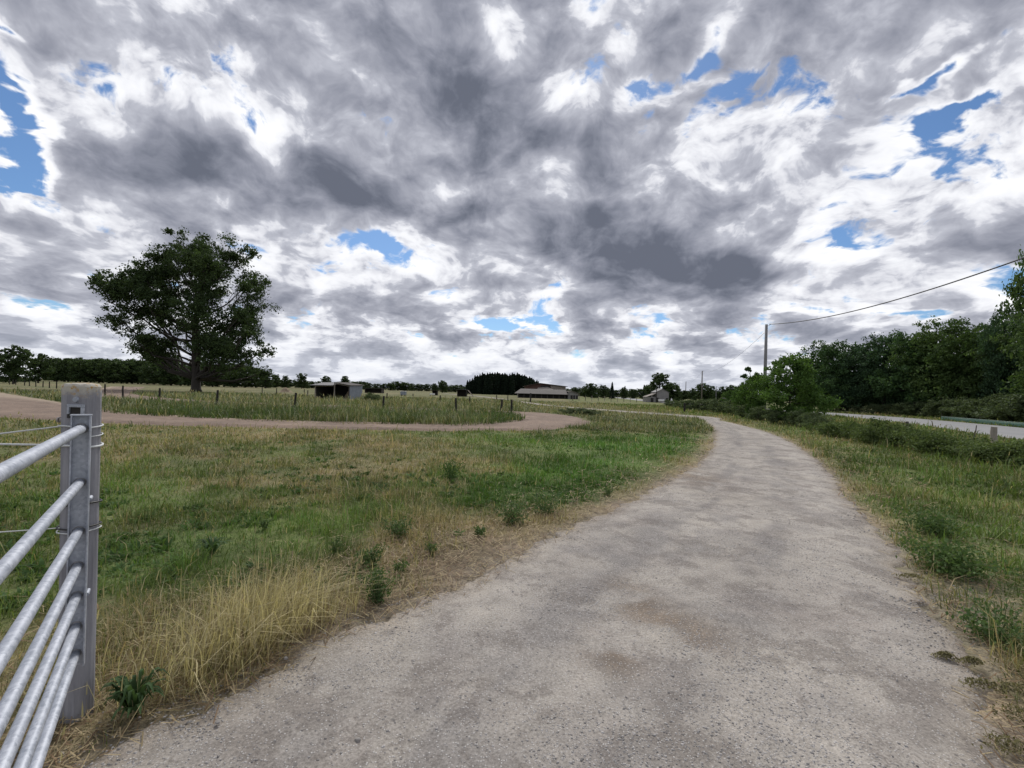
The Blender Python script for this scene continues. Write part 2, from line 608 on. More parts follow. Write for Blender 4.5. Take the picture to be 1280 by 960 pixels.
def ground_mat():
    m, t, b = material('field_soil_and_turf', 0.95)
    a = t.new('ShaderNodeAttribute', attribute_name='Col').outputs['Color']
    p = pos(t)
    n1 = t.noise(p, 9, 8, 0.7)
    n2 = t.noise(p, 0.7, 6, 0.65)
    n3 = t.noise(p, 60, 4, 0.7)
    c = t.mix(1.0, a, t.ramp(n1, [(0.25, (.55, .52, .50)), (0.5, (1, 1, 1)), (0.75, (1.45, 1.40, 1.25))]), 'MULTIPLY')
    c = t.mix(1.0, c, t.ramp(n2, [(0.3, (.75, .80, .75)), (0.5, (1, 1, 1)), (0.7, (1.3, 1.2, 1.1))]), 'MULTIPLY')
    c = t.mix(1.0, c, t.ramp(n3, [(0.3, (.7, .7, .7)), (0.7, (1.3, 1.3, 1.3))]), 'MULTIPLY')
    t.l.new(c, b.inputs['Base Color'])
    b.inputs['Specular IOR Level'].default_value = 0.1
    bump(t, b, t.math('ADD', n1, t.math('MULTIPLY', n3, 0.3)), 0.7, 0.04)
    return m


M['ground'] = ground_mat()


def gravel_mat():
    m, t, b = material('crushed_stone', 0.9)
    p = pos(t)
    a = t.new('ShaderNodeAttribute', attribute_name='Col').outputs['Color']
    grain = t.noise(p, 75, 6, 0.75)
    big = t.noise(p, 1.1, 7, 0.62, dist=0.6)
    med = t.noise(p, 6.0, 6, 0.66)
    v = t.new('ShaderNodeTexVoronoi')
    t.set(v.inputs['Vector'], p)
    v.inputs['Scale'].default_value = 95
    stn = t.sep(v.outputs['Color'])[0]
    v2 = t.new('ShaderNodeTexVoronoi')
    t.set(v2.inputs['Vector'], t.vmath('ADD', p, (3.1, 0.7, 0)))
    v2.inputs['Scale'].default_value = 38
    s2 = t.sep(v2.outputs['Color'])[1]
    c = t.mix(1.0, a, t.ramp(grain, [(0.28, (.50, .49, .48)), (0.5, (.98, .98, .98)), (0.72, (1.42, 1.42, 1.42))]), 'MULTIPLY')
    c = t.mix(1.0, c, t.ramp(big, [(0.32, (.80, .785, .79)), (0.5, (1, 1, 1)), (0.7, (1.13, 1.12, 1.09))]), 'MULTIPLY')
    c = t.mix(1.0, c, t.ramp(med, [(0.3, (.80, .80, .80)), (0.55, (1, 1, 1)), (0.75, (1.12, 1.11, 1.10))]), 'MULTIPLY')
    wp = t.noise(p, 1.7, 9, 0.74, dist=0.3)
    wp2 = t.noise(t.vmath('ADD', p, (7.7, 3.1, 0)), 3.6, 9, 0.78)
    worn = t.math('MAXIMUM', t.mapr(wp, 0.525, 0.575), t.math('MULTIPLY', t.mapr(wp2, 0.56, 0.61), 0.9))
    c = t.mix(t.math('MULTIPLY', worn, 0.58), c, t.mix(1.0, t.ramp(grain, [(0.3, (.5, .5, .5)), (0.7, (1.5, 1.5, 1.5))]), (.178, .158, .142), 'MULTIPLY'))
    chips = t.math('MULTIPLY', t.mapr(stn, 0.80, 0.84), t.mapr(v.outputs['Distance'], 0.50, 0.28))
    c = t.mix(t.math('MULTIPLY', chips, 0.7), c, t.mix(stn, (.10, .10, .105), (.62, .60, .58)))
    dark = t.math('MULTIPLY', t.mapr(s2, 0.90, 0.93), t.mapr(v2.outputs['Distance'], 0.42, 0.2))
    c = t.mix(t.math('MULTIPLY', dark, 0.65), c, (.12, .115, .115))
    t.l.new(c, b.inputs['Base Color'])
    b.inputs['Specular IOR Level'].default_value = 0.05
    h = t.math('ADD', t.math('MULTIPLY', grain, 0.6), t.math('ADD', t.math('MULTIPLY', chips, 0.35), t.math('MULTIPLY', med, 0.8)))
    bump(t, b, h, 0.8, 0.012)
    return m


M['gravel'] = gravel_mat()


def dirt_mat():
    m, t, b = material('harrowed_earth', 0.95)
    p = pos(t)
    a = t.new('ShaderNodeAttribute', attribute_name='Col').outputs['Color']
    n = t.noise(p, 5, 8, 0.7)
    n2 = t.noise(p, 0.5, 5, 0.6)
    c = t.mix(1.0, a, t.ramp(n, [(0.28, (.62, .60, .58)), (0.5, (1, 1, 1)), (0.72, (1.3, 1.28, 1.25))]), 'MULTIPLY')
    c = t.mix(1.0, c, t.ramp(n2, [(0.3, (.82, .8, .8)), (0.7, (1.18, 1.16, 1.14))]), 'MULTIPLY')
    t.l.new(c, b.inputs['Base Color'])
    bump(t, b, n, 0.9, 0.06)
    return m


M['dirt'] = dirt_mat()


def asphalt_mat():
    m, t, b = material('asphalt', 0.85)
    p = pos(t)
    n = t.noise(p, 60, 5, 0.7)
    n2 = t.noise(t.vmath('MULTIPLY', p, (1, 0.25, 1)), 0.8, 5, 0.6)
    c = t.ramp(t.math('ADD', t.math('MULTIPLY', n, 0.45), t.math('MULTIPLY', n2, 0.6)),
               [(0.3, (.19, .19, .195)), (0.55, (.245, .245, .245)), (0.8, (.29, .288, .285))])
    t.l.new(c, b.inputs['Base Color'])
    bump(t, b, n, 0.4, 0.008)
    return m


M['asphalt'] = asphalt_mat()

# ------------------------------------------------------------------ the gravel road, the track and the paved road as world outlines
def P2(l):
    return [tuple(gp(*q))[:2] for q in l]


road_L = [(-9.5, -7.0), (-5.2, -2.1), (-3.65, -.25), (-2.65, .95)] + P2([(75, 957), (200, 895), (280, 870), (370, 815), (435, 785), (500, 760), (556, 742), (640, 700),
         (673, 676), (732, 648), (810, 613), (880, 574), (894, 545), (888, 531), (876, 523.5)]) + [(13.0, 33.0), (10.6, 38.0), (7.0, 44.5), (3.0, 55.0), (-0.6, 75.0), (-5.0, 98.0), (-12.0, 125.0), (-25, 160)]
road_R = [(-6.0, -10.0), (-1.2, -3.6), (.2, -1.35), (1.35, .60)] + P2([(1262, 945), (1236, 820), (1180, 770), (1140, 720), (1118, 680), (1086, 645), (1056, 620), (1043, 595),
         (1005, 562), (965, 542), (920, 530), (900, 525.5)]) + [(15.4, 34.0), (12.3, 39.2), (8.3, 45.5), (4.2, 55.8), (0.8, 75.5), (-3.6, 98.5), (-10.6, 125.5), (-23.5, 161)]
RL, RR = spline(road_L, 12), spline(road_R, 12)
road_poly = np.vstack([RL, RR[::-1]])

trk_near = [(-95, 34), (-60, 25), (-38, 20.0), (-28, 18.0)] + P2([(0, 521.5), (133, 529), (340, 534.5), (540, 538), (615, 538), (671, 537.5), (709, 534), (739, 528.5),
           (729, 522.5), (705, 518.8)]) + [(0.6, 33.8), (-10, 35.2), (-26, 38), (-42, 50), (-62, 74), (-90, 110)]
trk_far = [(-110, 62), (-72, 56), (-55, 47.5), (-40, 37)] + P2([(80, 504), (133, 516), (239, 523.5), (340, 529), (540, 533), (600, 532), (640, 529), (656, 524.5),
          (651, 520.5), (640, 518.3)]) + [(-1.5, 31.2), (-11, 31.8), (-27, 34.5), (-44, 46), (-65, 70), (-95, 106)]
TN, TF = spline(trk_near, 10), spline(trk_far, 10)
track_poly = np.vstack([TN, TF[::-1]])

pave_L = [(11, -30), (15.5, -3), (19.3, 11), (23, 20), (27, 28), (30.5, 37), (32.6, 46), (32.4, 57), (31, 75), (32, 100), (38, 150), (50, 230)]
pave_R = [(17.5, -31), (22, -4), (26.2, 9), (30, 18), (33.6, 26), (36.9, 35), (39.2, 45), (38.9, 57.5), (37.4, 75.5), (38.3, 99), (44, 148), (56, 228)]
QL, QR = spline(pave_L, 10), spline(pave_R, 10)
pave_poly = np.vstack([QL, QR[::-1]])


def gauss(x, y, cx, cy, rx, ry, turn=0.0):
    c, s = math.cos(turn), math.sin(turn)
    u, v = (x - cx) * c + (y - cy) * s, -(x - cx) * s + (y - cy) * c
    return np.exp(-(u / rx) ** 2 - (v / ry) ** 2)


def field(x, y):
    """what grows at a place: colour of the turf, height of the blades, how closed the cover is, dryness"""
    wx = x + 1.2 * (fbm(x, y, 0.7, 3, 31) - 0.5)
    wy = y + 1.2 * (fbm(x, y, 0.7, 3, 37) - 0.5)
    n1 = sstep(.22, .78, fbm(x, y, 0.34, 4, 1))
    n2 = sstep(.22, .78, fbm(x, y, 1.7, 4, 5))
    n3 = fbm(x, y, 0.05, 4, 9)
    dL, dR = dist_line(x, y, RL), dist_line(x, y, RR)
    right = (x > np.interp(y, [-10, 1.9, 4, 9, 20, 34, 60, 120], [-3, 1, 2.5, 5.2, 11, 14.5, 12, 12]))
    dry = 0.15 + 0.70 * (n1 - 0.5) + 0.75 * (n2 - 0.5)
    # this side of the riding track
    near = (~right) & (y < 19) & (x > -60)
    edge = np.exp(-(dL / 0.75) ** 2) * (~right)
    dry = dry + 0.55 * edge + 0.12 * np.exp(-(dL / 1.5) ** 2) * (~right) * (y < 6)
    dry += 0.65 * gauss(wx, wy, -2.3, 9.0, 1.7, 1.5) + 0.35 * gauss(wx, wy, -5.5, 8.0, 2.6, 1.6) + 0.5 * gauss(wx, wy, -0.75, 4.6, 0.8, 0.9)
    dry += 0.60 * gauss(wx, wy, -1.40, 2.65, 0.52, 0.5) + 0.25 * gauss(wx, wy, -6, 14, 7, 1.4)
    lush = 0.95 * gauss(wx, wy, 1.6, 9.4, 1.9, 3.6, -0.55) + 0.8 * gauss(wx, wy, 5.4, 15.5, 2.0, 4.0, -0.55) + 0.8 * gauss(wx, wy, 0.4, 7.0, 1.6, 1.0, 0.5)
    lush += 0.6 * gauss(wx, wy, -3.0, 4.6, 1.6, 1.3) + 0.7 * gauss(wx, wy, 2.5, 14.5, 4.5, 2.0) + 0.4 * gauss(wx, wy, -6, 6, 2, 2)
    dry = np.where(near, dry - 0.9 * lush * (1 - 0.75 * edge), dry)
    # the verge between the two roads
    dry = np.where(right, 0.12 + 0.45 * (n1 - 0.5) + 0.5 * (n2 - 0.5) + 0.5 * np.exp(-(dR / 0.45) ** 2) - 0.25 * gauss(x, y, 9, 9, 6, 6), dry)
    # beyond the track: pale seed heads on the left, tan hay towards the houses
    far = (~right) & (y > 19)
    dry = np.where(far, 0.38 + 0.5 * (n1 - 0.5) + 0.4 * (n2 - 0.5) + 1.2 * (n3 - 0.5) + 0.50 * sstep(0, 9, x) * sstep(34, 46, y), dry)
    dry = np.clip(dry, 0, 1)
    lushc = np.clip(np.where(near, lush, 0.25 * right), 0, 1)
    g = np.array([.120, .155, .052])
    gl = np.array([.088, .180, .036])
    st = np.array([.315, .262, .150])
    green = g[None] * (1 - lushc[:, None]) + gl[None] * lushc[:, None]
    green = green * (0.70 + 0.6 * sstep(.2, .8, fbm(x, y, 0.8, 4, 15)))[:, None]
    col = green * (1 - dry[:, None]) + st[None] * dry[:, None]
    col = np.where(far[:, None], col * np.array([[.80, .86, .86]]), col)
    n4 = sstep(.3, .8, fbm(x, y, 2.6, 3, 19))
    hgt = 0.05 + 0.05 * n1 + 0.13 * n4 * n4
    hgt = np.where(near, hgt * (1 - 0.45 * edge), hgt)
    tall = 1.0 * gauss(wx, wy, -1.5, 2.55, 0.62, 0.55)
    hgt = hgt + 0.16 * tall
    hgt = np.where(far, 0.26 + 0.22 * n1, hgt)
    hgt = np.where(far & (x < 1.0) & (y < 32), 0.40 + 0.12 * n1, hgt)
    hgt = np.where(far & (x > 1.0), 0.12 + 0.16 * n1, hgt)
    hgt = np.where(right, 0.08 + 0.16 * n4 * n4 + 0.10 * sstep(1.5, 4.5, dR), hgt)
    bare = 0.75 * gauss(wx, wy, -0.7, 4.4, 0.7, 1.0) * (n2 < 0.58) + 0.75 * np.exp(-(np.minimum(dL, dR) / 0.11) ** 2)
    bare = np.where(near, bare + 0.5 * np.exp(-(dL / 0.5) ** 2) * (n2 < 0.55), bare)
    # worn strip along the right edge of the road, close to the viewer
    bare = np.where(right & (y < 4.6), np.maximum(bare, np.exp(-(dR / 0.62) ** 2) * np.clip(1.5 * (0.85 - n2), 0, 1)), bare)
    return col, np.clip(hgt, 0.05, 0.8), np.clip(1 - bare, 0.02, 1), dry, right, far


# ---- ground: one sheet to the horizon
NR, NA = 270, 720
rad = np.geomspace(0.3, 9000.0, NR)
ang = np.linspace(0, 2 * PI, NA, endpoint=False)
gx = np.r_[0.0, (rad[:, None] * np.sin(ang)[None]).ravel()]
gy = np.r_[0.0, (rad[:, None] * np.cos(ang)[None]).ravel()]
gz = -0.030 + 0.024 * (2 * fbm(gx, gy, 0.9, 4, 3) - 1)
gm = np.minimum(dist_line(gx, gy, RL), dist_line(gx, gy, RR))
gin = inside(gx, gy, road_poly)
gnear = np.exp(-(gm / 0.5) ** 2)
gz = np.where(gin, np.where(gm < 0.22, -0.022, -0.06), gz * (1 - gnear) + (-0.004 + 0.012 * (fbm(gx, gy, 5, 3, 4) - .5)) * gnear)
gz[np.hypot(gx, gy) > 300] = -0.05
gc, gh, gcov, gdry, gright, gfar = field(gx, gy)
soil = np.array([.165, .128, .092])
dR_ = dist_line(gx, gy, RR)
sandy = np.array([.27, .235, .19])
gsoil = soil[None] * (0.7 + 0.6 * fbm(gx, gy, 2.5, 4, 77))[:, None]
gsoil = np.where((gright & (gy < 6))[:, None], sandy[None] * (0.75 + 0.5 * fbm(gx, gy, 3.0, 4, 78))[:, None], gsoil)
dusty = np.exp(-(gm / 0.30) ** 2)[:, None]
gsoil = gsoil * (1 - .75 * dusty) + np.array([.285, .243, .195])[None] * .75 * dusty
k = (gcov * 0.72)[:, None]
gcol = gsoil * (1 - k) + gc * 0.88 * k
i0 = np.arange(NA)
i1 = (i0 + 1) % NA
quads = [np.stack([1 + r * NA + i0, 1 + (r + 1) * NA + i0, 1 + (r + 1) * NA + i1, 1 + r * NA + i1], 1) for r in range(NR - 1)]
fan = np.stack([np.zeros(NA, int), 1 + i0, 1 + i1], 1)
g_o = np_mesh('ground', np.stack([gx, gy, gz], 1), [np.vstack(quads)[:, ::-1], fan[:, ::-1]], M['ground'], col=gcol, smooth=True)
tag(g_o, kind='structure')


def ribbon(name, A, B, nl, nc, mat, zf, cf, t=None, ragged=0.0, seed=0):
    A, B = resample(A, nl, t), resample(B, nl, t)
    u = np.linspace(0, 1, nc)
    X = A[:, None, 0] * (1 - u) + B[:, None, 0] * u
    Y = A[:, None, 1] * (1 - u) + B[:, None, 1] * u
    if ragged:
        wd = np.linalg.norm(B - A, axis=1)
        tx, ty = (B - A)[:, 0] / wd, (B - A)[:, 1] / wd
        eL = ragged * ((2 * fbm(A[:, 0], A[:, 1], 0.9, 2, seed) - 1) * .7 + 1.1 * (2 * fbm(A[:, 0], A[:, 1], 6.0, 4, seed + 2) - 1))
        eR = ragged * ((2 * fbm(B[:, 0], B[:, 1], 0.9, 2, seed + 5) - 1) * .7 + 1.1 * (2 * fbm(B[:, 0], B[:, 1], 6.0, 4, seed + 7) - 1))
        off = -eL[:, None] * (1 - u)[None] ** 8 + eR[:, None] * u[None] ** 8
        X, Y = X + off * tx[:, None], Y + off * ty[:, None]
    U = np.broadcast_to(u, X.shape)
    x, y, uu = X.ravel(), Y.ravel(), U.ravel()
    z, c = zf(x, y, uu), cf(x, y, uu)
    i = np.arange(nl - 1)[:, None] * nc + np.arange(nc - 1)[None]
    q = np.stack([i, i + 1, i + nc + 1, i + nc], -1).reshape(-1, 4)
    o = np_mesh(name, np.stack([x, y, z], 1), [q], mat, col=c, smooth=True)
    # make the sheet face up
    n = np.cross(np.array([X[1, 0] - X[0, 0], Y[1, 0] - Y[0, 0], 0]), np.array([X[0, 1] - X[0, 0], Y[0, 1] - Y[0, 0], 0]))
    if n[2] > 0: o.data.flip_normals()
    return tag(o, kind='structure')


def road_z(x, y, u):
    e = np.minimum(u, 1 - u)
    ruts = np.exp(-((u - 0.33) / 0.09) ** 2) + np.exp(-((u - 0.72) / 0.09) ** 2)
    z = 0.002 + 0.026 * sstep(0.0, 0.16, e) - 0.012 * ruts + 0.018 * (fbm(x, y, 1.2, 4, 41) - 0.5) + 0.008 * (fbm(x, y, 7, 3, 43) - 0.5)
    return np.where(e < 0.004, -0.030, np.maximum(z, -0.002) * sstep(-.02, .05, e))


def road_c(x, y, u):
    base = np.array([.350, .322, .290])
    n = fbm(x, y, 0.9, 4, 51)
    n2 = fbm(x, y, 3.2, 4, 53)
    c = base[None] * (0.86 + 0.28 * n)[:, None]
    # darker loose chippings between the wheel tracks and in patches, browner earth showing in spots
    mid = np.exp(-((u - 0.30) / 0.12) ** 2) * 0.8 + np.exp(-((u - 0.60) / 0.14) ** 2) * 0.55
    streak = sstep(.34, .62, fbm(u * 11.0, np.hypot(x, y) * .55, 1.0, 4, 57))
    dk = np.clip(mid * 1.25 * streak + 2.0 * (n2 - 0.54), 0, 1) * 0.58
    c = c * (1 + .10 * np.exp(-((u - .80) / .14) ** 2) + .05 * np.exp(-((u - .45) / .07) ** 2))[:, None]
    c = c * (1 - dk[:, None]) + np.array([.195, .185, .183])[None] * dk[:, None]
    br = np.clip(gauss(x, y, 1.15, 2.9, .25, .25) + gauss(x, y, 0.95, 3.35, .2, .35) + gauss(x, y, .62, 2.6, .18, .2) + gauss(x, y, 3.4, 9.0, .6, 1.6), 0, 1)
    br = br * sstep(.40, .60, n2) * 0.75
    c = c * (1 - br[:, None]) + np.array([.19, .145, .105])[None] * br[:, None]
    # sandier margins
    e = np.minimum(u, 1 - u)
    ed = np.exp(-(e / 0.06) ** 2) * 0.75
    return c * (1 - ed[:, None]) + np.array([.30, .256, .206])[None] * ed[:, None]


tt = np.r_[np.linspace(0, 0.06, 60, endpoint=False), np.linspace(0.06, 0.25, 760, endpoint=False), np.linspace(0.25, 1, 300)]
ribbon('gravel_road', RL, RR, len(tt), 72, M['gravel'], road_z, road_c, t=tt, ragged=0.13, seed=61)


def trk_z(x, y, u):
    e = np.minimum(u, 1 - u)
    z = 0.02 + 0.035 * (fbm(x, y, 1.6, 4, 71) - 0.3) + 0.02 * np.sin(u * 26)
    return np.where(e < 0.01, -0.065, np.maximum(z, 0.004))


def trk_c(x, y, u):
    c = np.array([.195, .143, .108])[None] * (0.8 + 0.4 * fbm(x, y, 0.8, 4, 73))[:, None]
    rut = np.clip(np.sin(u * 19 + 2.5 * fbm(x, y, .2, 3, 75)), 0, 1) * 0.35
    c = c * (1 - rut[:, None]) + np.array([.130, .090, .066])[None] * rut[:, None]
    pale = np.exp(-((u - 0.92) / 0.14) ** 2) * 0.7 * (x < -8)
    return c * (1 - pale[:, None]) + np.array([.33, .27, .20])[None] * pale[:, None]


ribbon('dirt_track', TN, TF, 420, 24, M['dirt'], trk_z, trk_c, ragged=0.35, seed=63)


def flat_z(x, y, u):
    e = np.minimum(u, 1 - u)
    return np.where(e < 0.01, -0.06, 0.03 + 0.05 * (0.25 - (u - 0.5) ** 2))


ribbon('paved_road', QL, QR, 160, 12, M['asphalt'], flat_z, lambda x, y, u: np.ones((len(x), 3)))

# ------------------------------------------------------------------ grass: blades rooted all over the fields
class Blades:
    def __init__(self):
        self.V, self.F, self.C, self.n = [], [], [], 0

    def add(self, x, y, h, wd, bend, az, col, z0=-0.05):
        n = len(x)
        ca, sa = np.cos(az), np.sin(az)
        tw = az + PI / 2 + rng.normal(0, 0.9, n)
        wx, wy = np.cos(tw) * wd / 2, np.sin(tw) * wd / 2
        p = np.zeros((n, 5, 3))
        m = 0.55
        p[:, 0] = np.stack([x - wx, y - wy, np.full(n, z0)], 1)
        p[:, 1] = np.stack([x + wx, y + wy, np.full(n, z0)], 1)
        mx, my = x + ca * bend * h * 0.28, y + sa * bend * h * 0.28
        p[:, 2] = np.stack([mx + wx * .75, my + wy * .75, z0 + h * m], 1)
        p[:, 3] = np.stack([mx - wx * .75, my - wy * .75, z0 + h * m], 1)
        p[:, 4] = np.stack([x + ca * bend * h, y + sa * bend * h, z0 + h * (1 - 0.32 * np.minimum(bend, 1.2))], 1)
        self.V.append(p.reshape(-1, 3))
        b = self.n + np.arange(n) * 5
        self.F.append((np.stack([b, b + 1, b + 2, b + 3], 1), np.stack([b + 3, b + 2, b + 4], 1)))
        self.C.append(np.repeat(col, 5, axis=0))
        self.n += n * 5

    def build(self, name, mat):
        o = np_mesh(name, np.vstack(self.V), [np.vstack([f[0] for f in self.F]), np.vstack([f[1] for f in self.F])], mat, col=np.vstack(self.C))
        return tag(o, kind='stuff')


def spots(n, d0, d1, half=66):
    d = np.exp(rng.uniform(math.log(d0), math.log(d1), n))
    a = R(1) * rng.uniform(-half, half, n)
    return d * np.sin(a), d * np.cos(a), d


def on_grass(x, y, m=0.0):
    return ~(inside(x, y, road_poly) | inside(x, y, track_poly) | inside(x, y, pave_poly))


B = Blades()
NT_ = 105000
x, y, d = spots(NT_, 1.3, 75.0)
xe, ye = rng.uniform(-6, 7, 16000), rng.uniform(-4, 4, 16000)      # and all round the viewer
back = np.abs(np.arctan2(xe, ye)) > R(66)
x, y = np.r_[x, xe[back]], np.r_[y, ye[back]]
d = np.maximum(np.hypot(x, y), 1.3)
ok = on_grass(x, y)
x, y, d = x[ok], y[ok], d[ok]
col, h, cov, dry, right, far = field(x, y)
keep = rng.random(len(x)) < cov
x, y, d, col, h, dry, right, far = (q[keep] for q in (x, y, d, col, h, dry, right, far))
per = 5
tuft_h = h * rng.lognormal(0, 0.28, len(x))
tuft_az = rng.uniform(0, 2 * PI, len(x))
rep = lambda q: np.repeat(q, per, axis=0)
n = len(x) * per
spread = rep(0.018 + 0.010 * d) * 0.8
bx = rep(x) + rng.normal(0, 1, n) * spread
by = rep(y) + rng.normal(0, 1, n) * spread
hh = rep(tuft_h) * rng.uniform(0.45, 1.25, n)
wd = np.maximum(0.0035, 0.00125 * rep(d)) * rng.uniform(0.7, 1.4, n)
az_ = rep(tuft_az) + rng.normal(0, 1.1, n)
bend = np.abs(rng.normal(0.62, 0.55, n))
isdry = rng.random(n) < np.clip(rep(dry) * 0.95, 0.04, 0.9)
cg = rep(np.where(dry[:, None] > 0.5, np.array([[.130, .155, .058]]), col))
cgreen = cg * rng.uniform(0.6, 1.35, (n, 1)) * (1 + rng.normal(0, 0.07, (n, 3)))
cdry = np.array([[.36, .30, .175]]) * rng.uniform(0.55, 1.3, (n, 1)) * (1 + rng.normal(0, 0.05, (n, 3)))
far_pale = rep(far) & (rng.random(n) < 0.45)
cdry = np.where(far_pale[:, None], np.array([[.36, .36, .25]]) * rng.uniform(0.7, 1.2, (n, 1)), cdry)
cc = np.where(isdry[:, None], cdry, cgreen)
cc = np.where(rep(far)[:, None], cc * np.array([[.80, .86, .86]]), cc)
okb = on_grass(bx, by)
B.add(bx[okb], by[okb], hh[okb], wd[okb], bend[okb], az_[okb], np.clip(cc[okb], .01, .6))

# the tall straw beside the gate post, bent over by the wind
n = 2300
cx_, cy_ = rng.normal(-1.40, 0.34, n), rng.normal(2.64, 0.26, n)
dd = dist_line(cx_, cy_, RL)
kk = on_grass(cx_, cy_) & (dd > 0.10)
cx_, cy_ = cx_[kk], cy_[kk]
n = len(cx_)
hs = rng.uniform(0.22, 0.60, n) * (0.55 + 0.45 * np.exp(-((cx_ + 1.42) / .45) ** 2))
B.add(cx_, cy_, hs, np.full(n, 0.0042), np.abs(rng.normal(0.6, 0.4, n)), rng.normal(0.1, 1.3, n),
      np.array([[.56, .49, .31]]) * rng.uniform(0.5, 1.25, (n, 1)))
B.build('grass', M['grass'])

# dead straw lying flat on the ground, thickest on the dry strip by the road
n = 85000
x, y, d = spots(n, 1.4, 26.0)
col, h, cov, dry, right, far = field(x, y)
dl = np.minimum(dist_line(x, y, RL), dist_line(x, y, RR))
out = on_grass(x, y)
kk = (rng.random(n) < np.where(out, np.exp(-(dl / 1.1) ** 2) * .9 + .4 * np.exp(-(dl / .3) ** 2) + .6 * (1 - cov) + .15 * dry, .5 * np.exp(-(dl / .10) ** 2)))
x, y, d = x[kk], y[kk], d[kk]
n = len(x)
L_ = rng.uniform(.03, .11, n) * (1 + .04 * d)
a_ = rng.uniform(0, 2 * PI, n)
w_ = np.maximum(.0022, .0007 * d) * rng.uniform(.6, 1.3, n)
za, zb_ = rng.uniform(.004, .022, n), rng.uniform(.004, .045, n)
ux, uy = np.cos(a_) * L_ / 2, np.sin(a_) * L_ / 2
vx, vy = -np.sin(a_) * w_, np.cos(a_) * w_
Vl = np.stack([np.stack([x - ux - vx, y - uy - vy, za], 1), np.stack([x + ux - vx, y + uy - vy, zb_], 1), np.stack([x + ux + vx, y + uy + vy, zb_], 1), np.stack([x - ux + vx, y - uy + vy, za], 1)], 1)
cl = np.where(rng.random((n, 1)) < .6, np.array([[.36, .29, .18]]), np.array([[.20, .135, .085]])) * rng.uniform(.6, 1.3, (n, 1))
o = np_mesh('dead_grass', Vl.reshape(-1, 3), [(np.arange(n) * 4)[:, None] + np.arange(4)[None]], M['grass'], col=np.repeat(cl, 4, axis=0))
tag(o, kind='stuff')

# seed stalks above the turf
S = Blades()
x, y, d = spots(9500, 1.6, 60.0)
ok = on_grass(x, y)
x, y, d = x[ok], y[ok], d[ok]
col, h, cov, dry, right, far = field(x, y)
kk = (rng.random(len(x)) < cov * (0.15 + 0.85 * (dry > 0.40)))
x, y, d, h, dry = x[kk], y[kk], d[kk], h[kk], dry[kk]
n = len(x)
hs = h * rng.uniform(1.15, 1.9, n) + .04
azs = rng.uniform(0, 2 * PI, n)
bs = np.abs(rng.normal(0.22, 0.15, n))
cs = np.array([[.34, .30, .19]]) * rng.uniform(0.6, 1.3, (n, 1))
S.add(x, y, hs, np.maximum(0.0022, 0.0008 * d), bs, azs, cs)
tipx, tipy = x + np.cos(azs) * bs * hs * .8, y + np.sin(azs) * bs * hs * .8
S.add(tipx, tipy, hs * 0.28 + .02, np.maximum(0.007, 0.0016 * d), bs * 1.2, azs, cs * 1.05, z0=0.0)
# lift each seed head to the top of its stalk
hv = S.V[-1].reshape(-1, 5, 3)
hv[:, :, 2] += (hs * 0.70)[:, None]
S.build('grass_seed_stalks', M['grass'])

# broad-leaved weeds low in the turf
Wd = Blades()
x, y, d = spots(13000, 1.6, 30.0)
ok = on_grass(x, y) & (fbm(x, y, 0.55, 3, 91) > 0.50)
x, y, d = x[ok], y[ok], d[ok]
col, h, cov, dry, right, far = field(x, y)
kk = (rng.random(len(x)) < cov) & (rng.random(len(x)) > dry * 1.3)
x, y, d = x[kk], y[kk], d[kk]
n = len(x) * 9
azw = rng.uniform(0, 2 * PI, n)
rep = lambda q: np.repeat(q, 9, axis=0)
r_ = rng.uniform(0, .05, n)
cw = np.array([[.075, .135, .045]]) * np.repeat(rng.uniform(0.6, 1.35, (len(x), 1)), 9, axis=0) * rng.uniform(.8, 1.2, (n, 1))
hw = rep(rng.uniform(.03, .10, len(x))) * rng.uniform(.7, 1.3, n)
Wd.add(rep(x) + np.cos(azw) * r_, rep(y) + np.sin(azw) * r_, hw, hw * 0.34 + 0.0006 * rep(d), rng.uniform(.5, 1.3, n), azw, cw)
Wd.build('broad_leaved_weeds', M['leaf'])

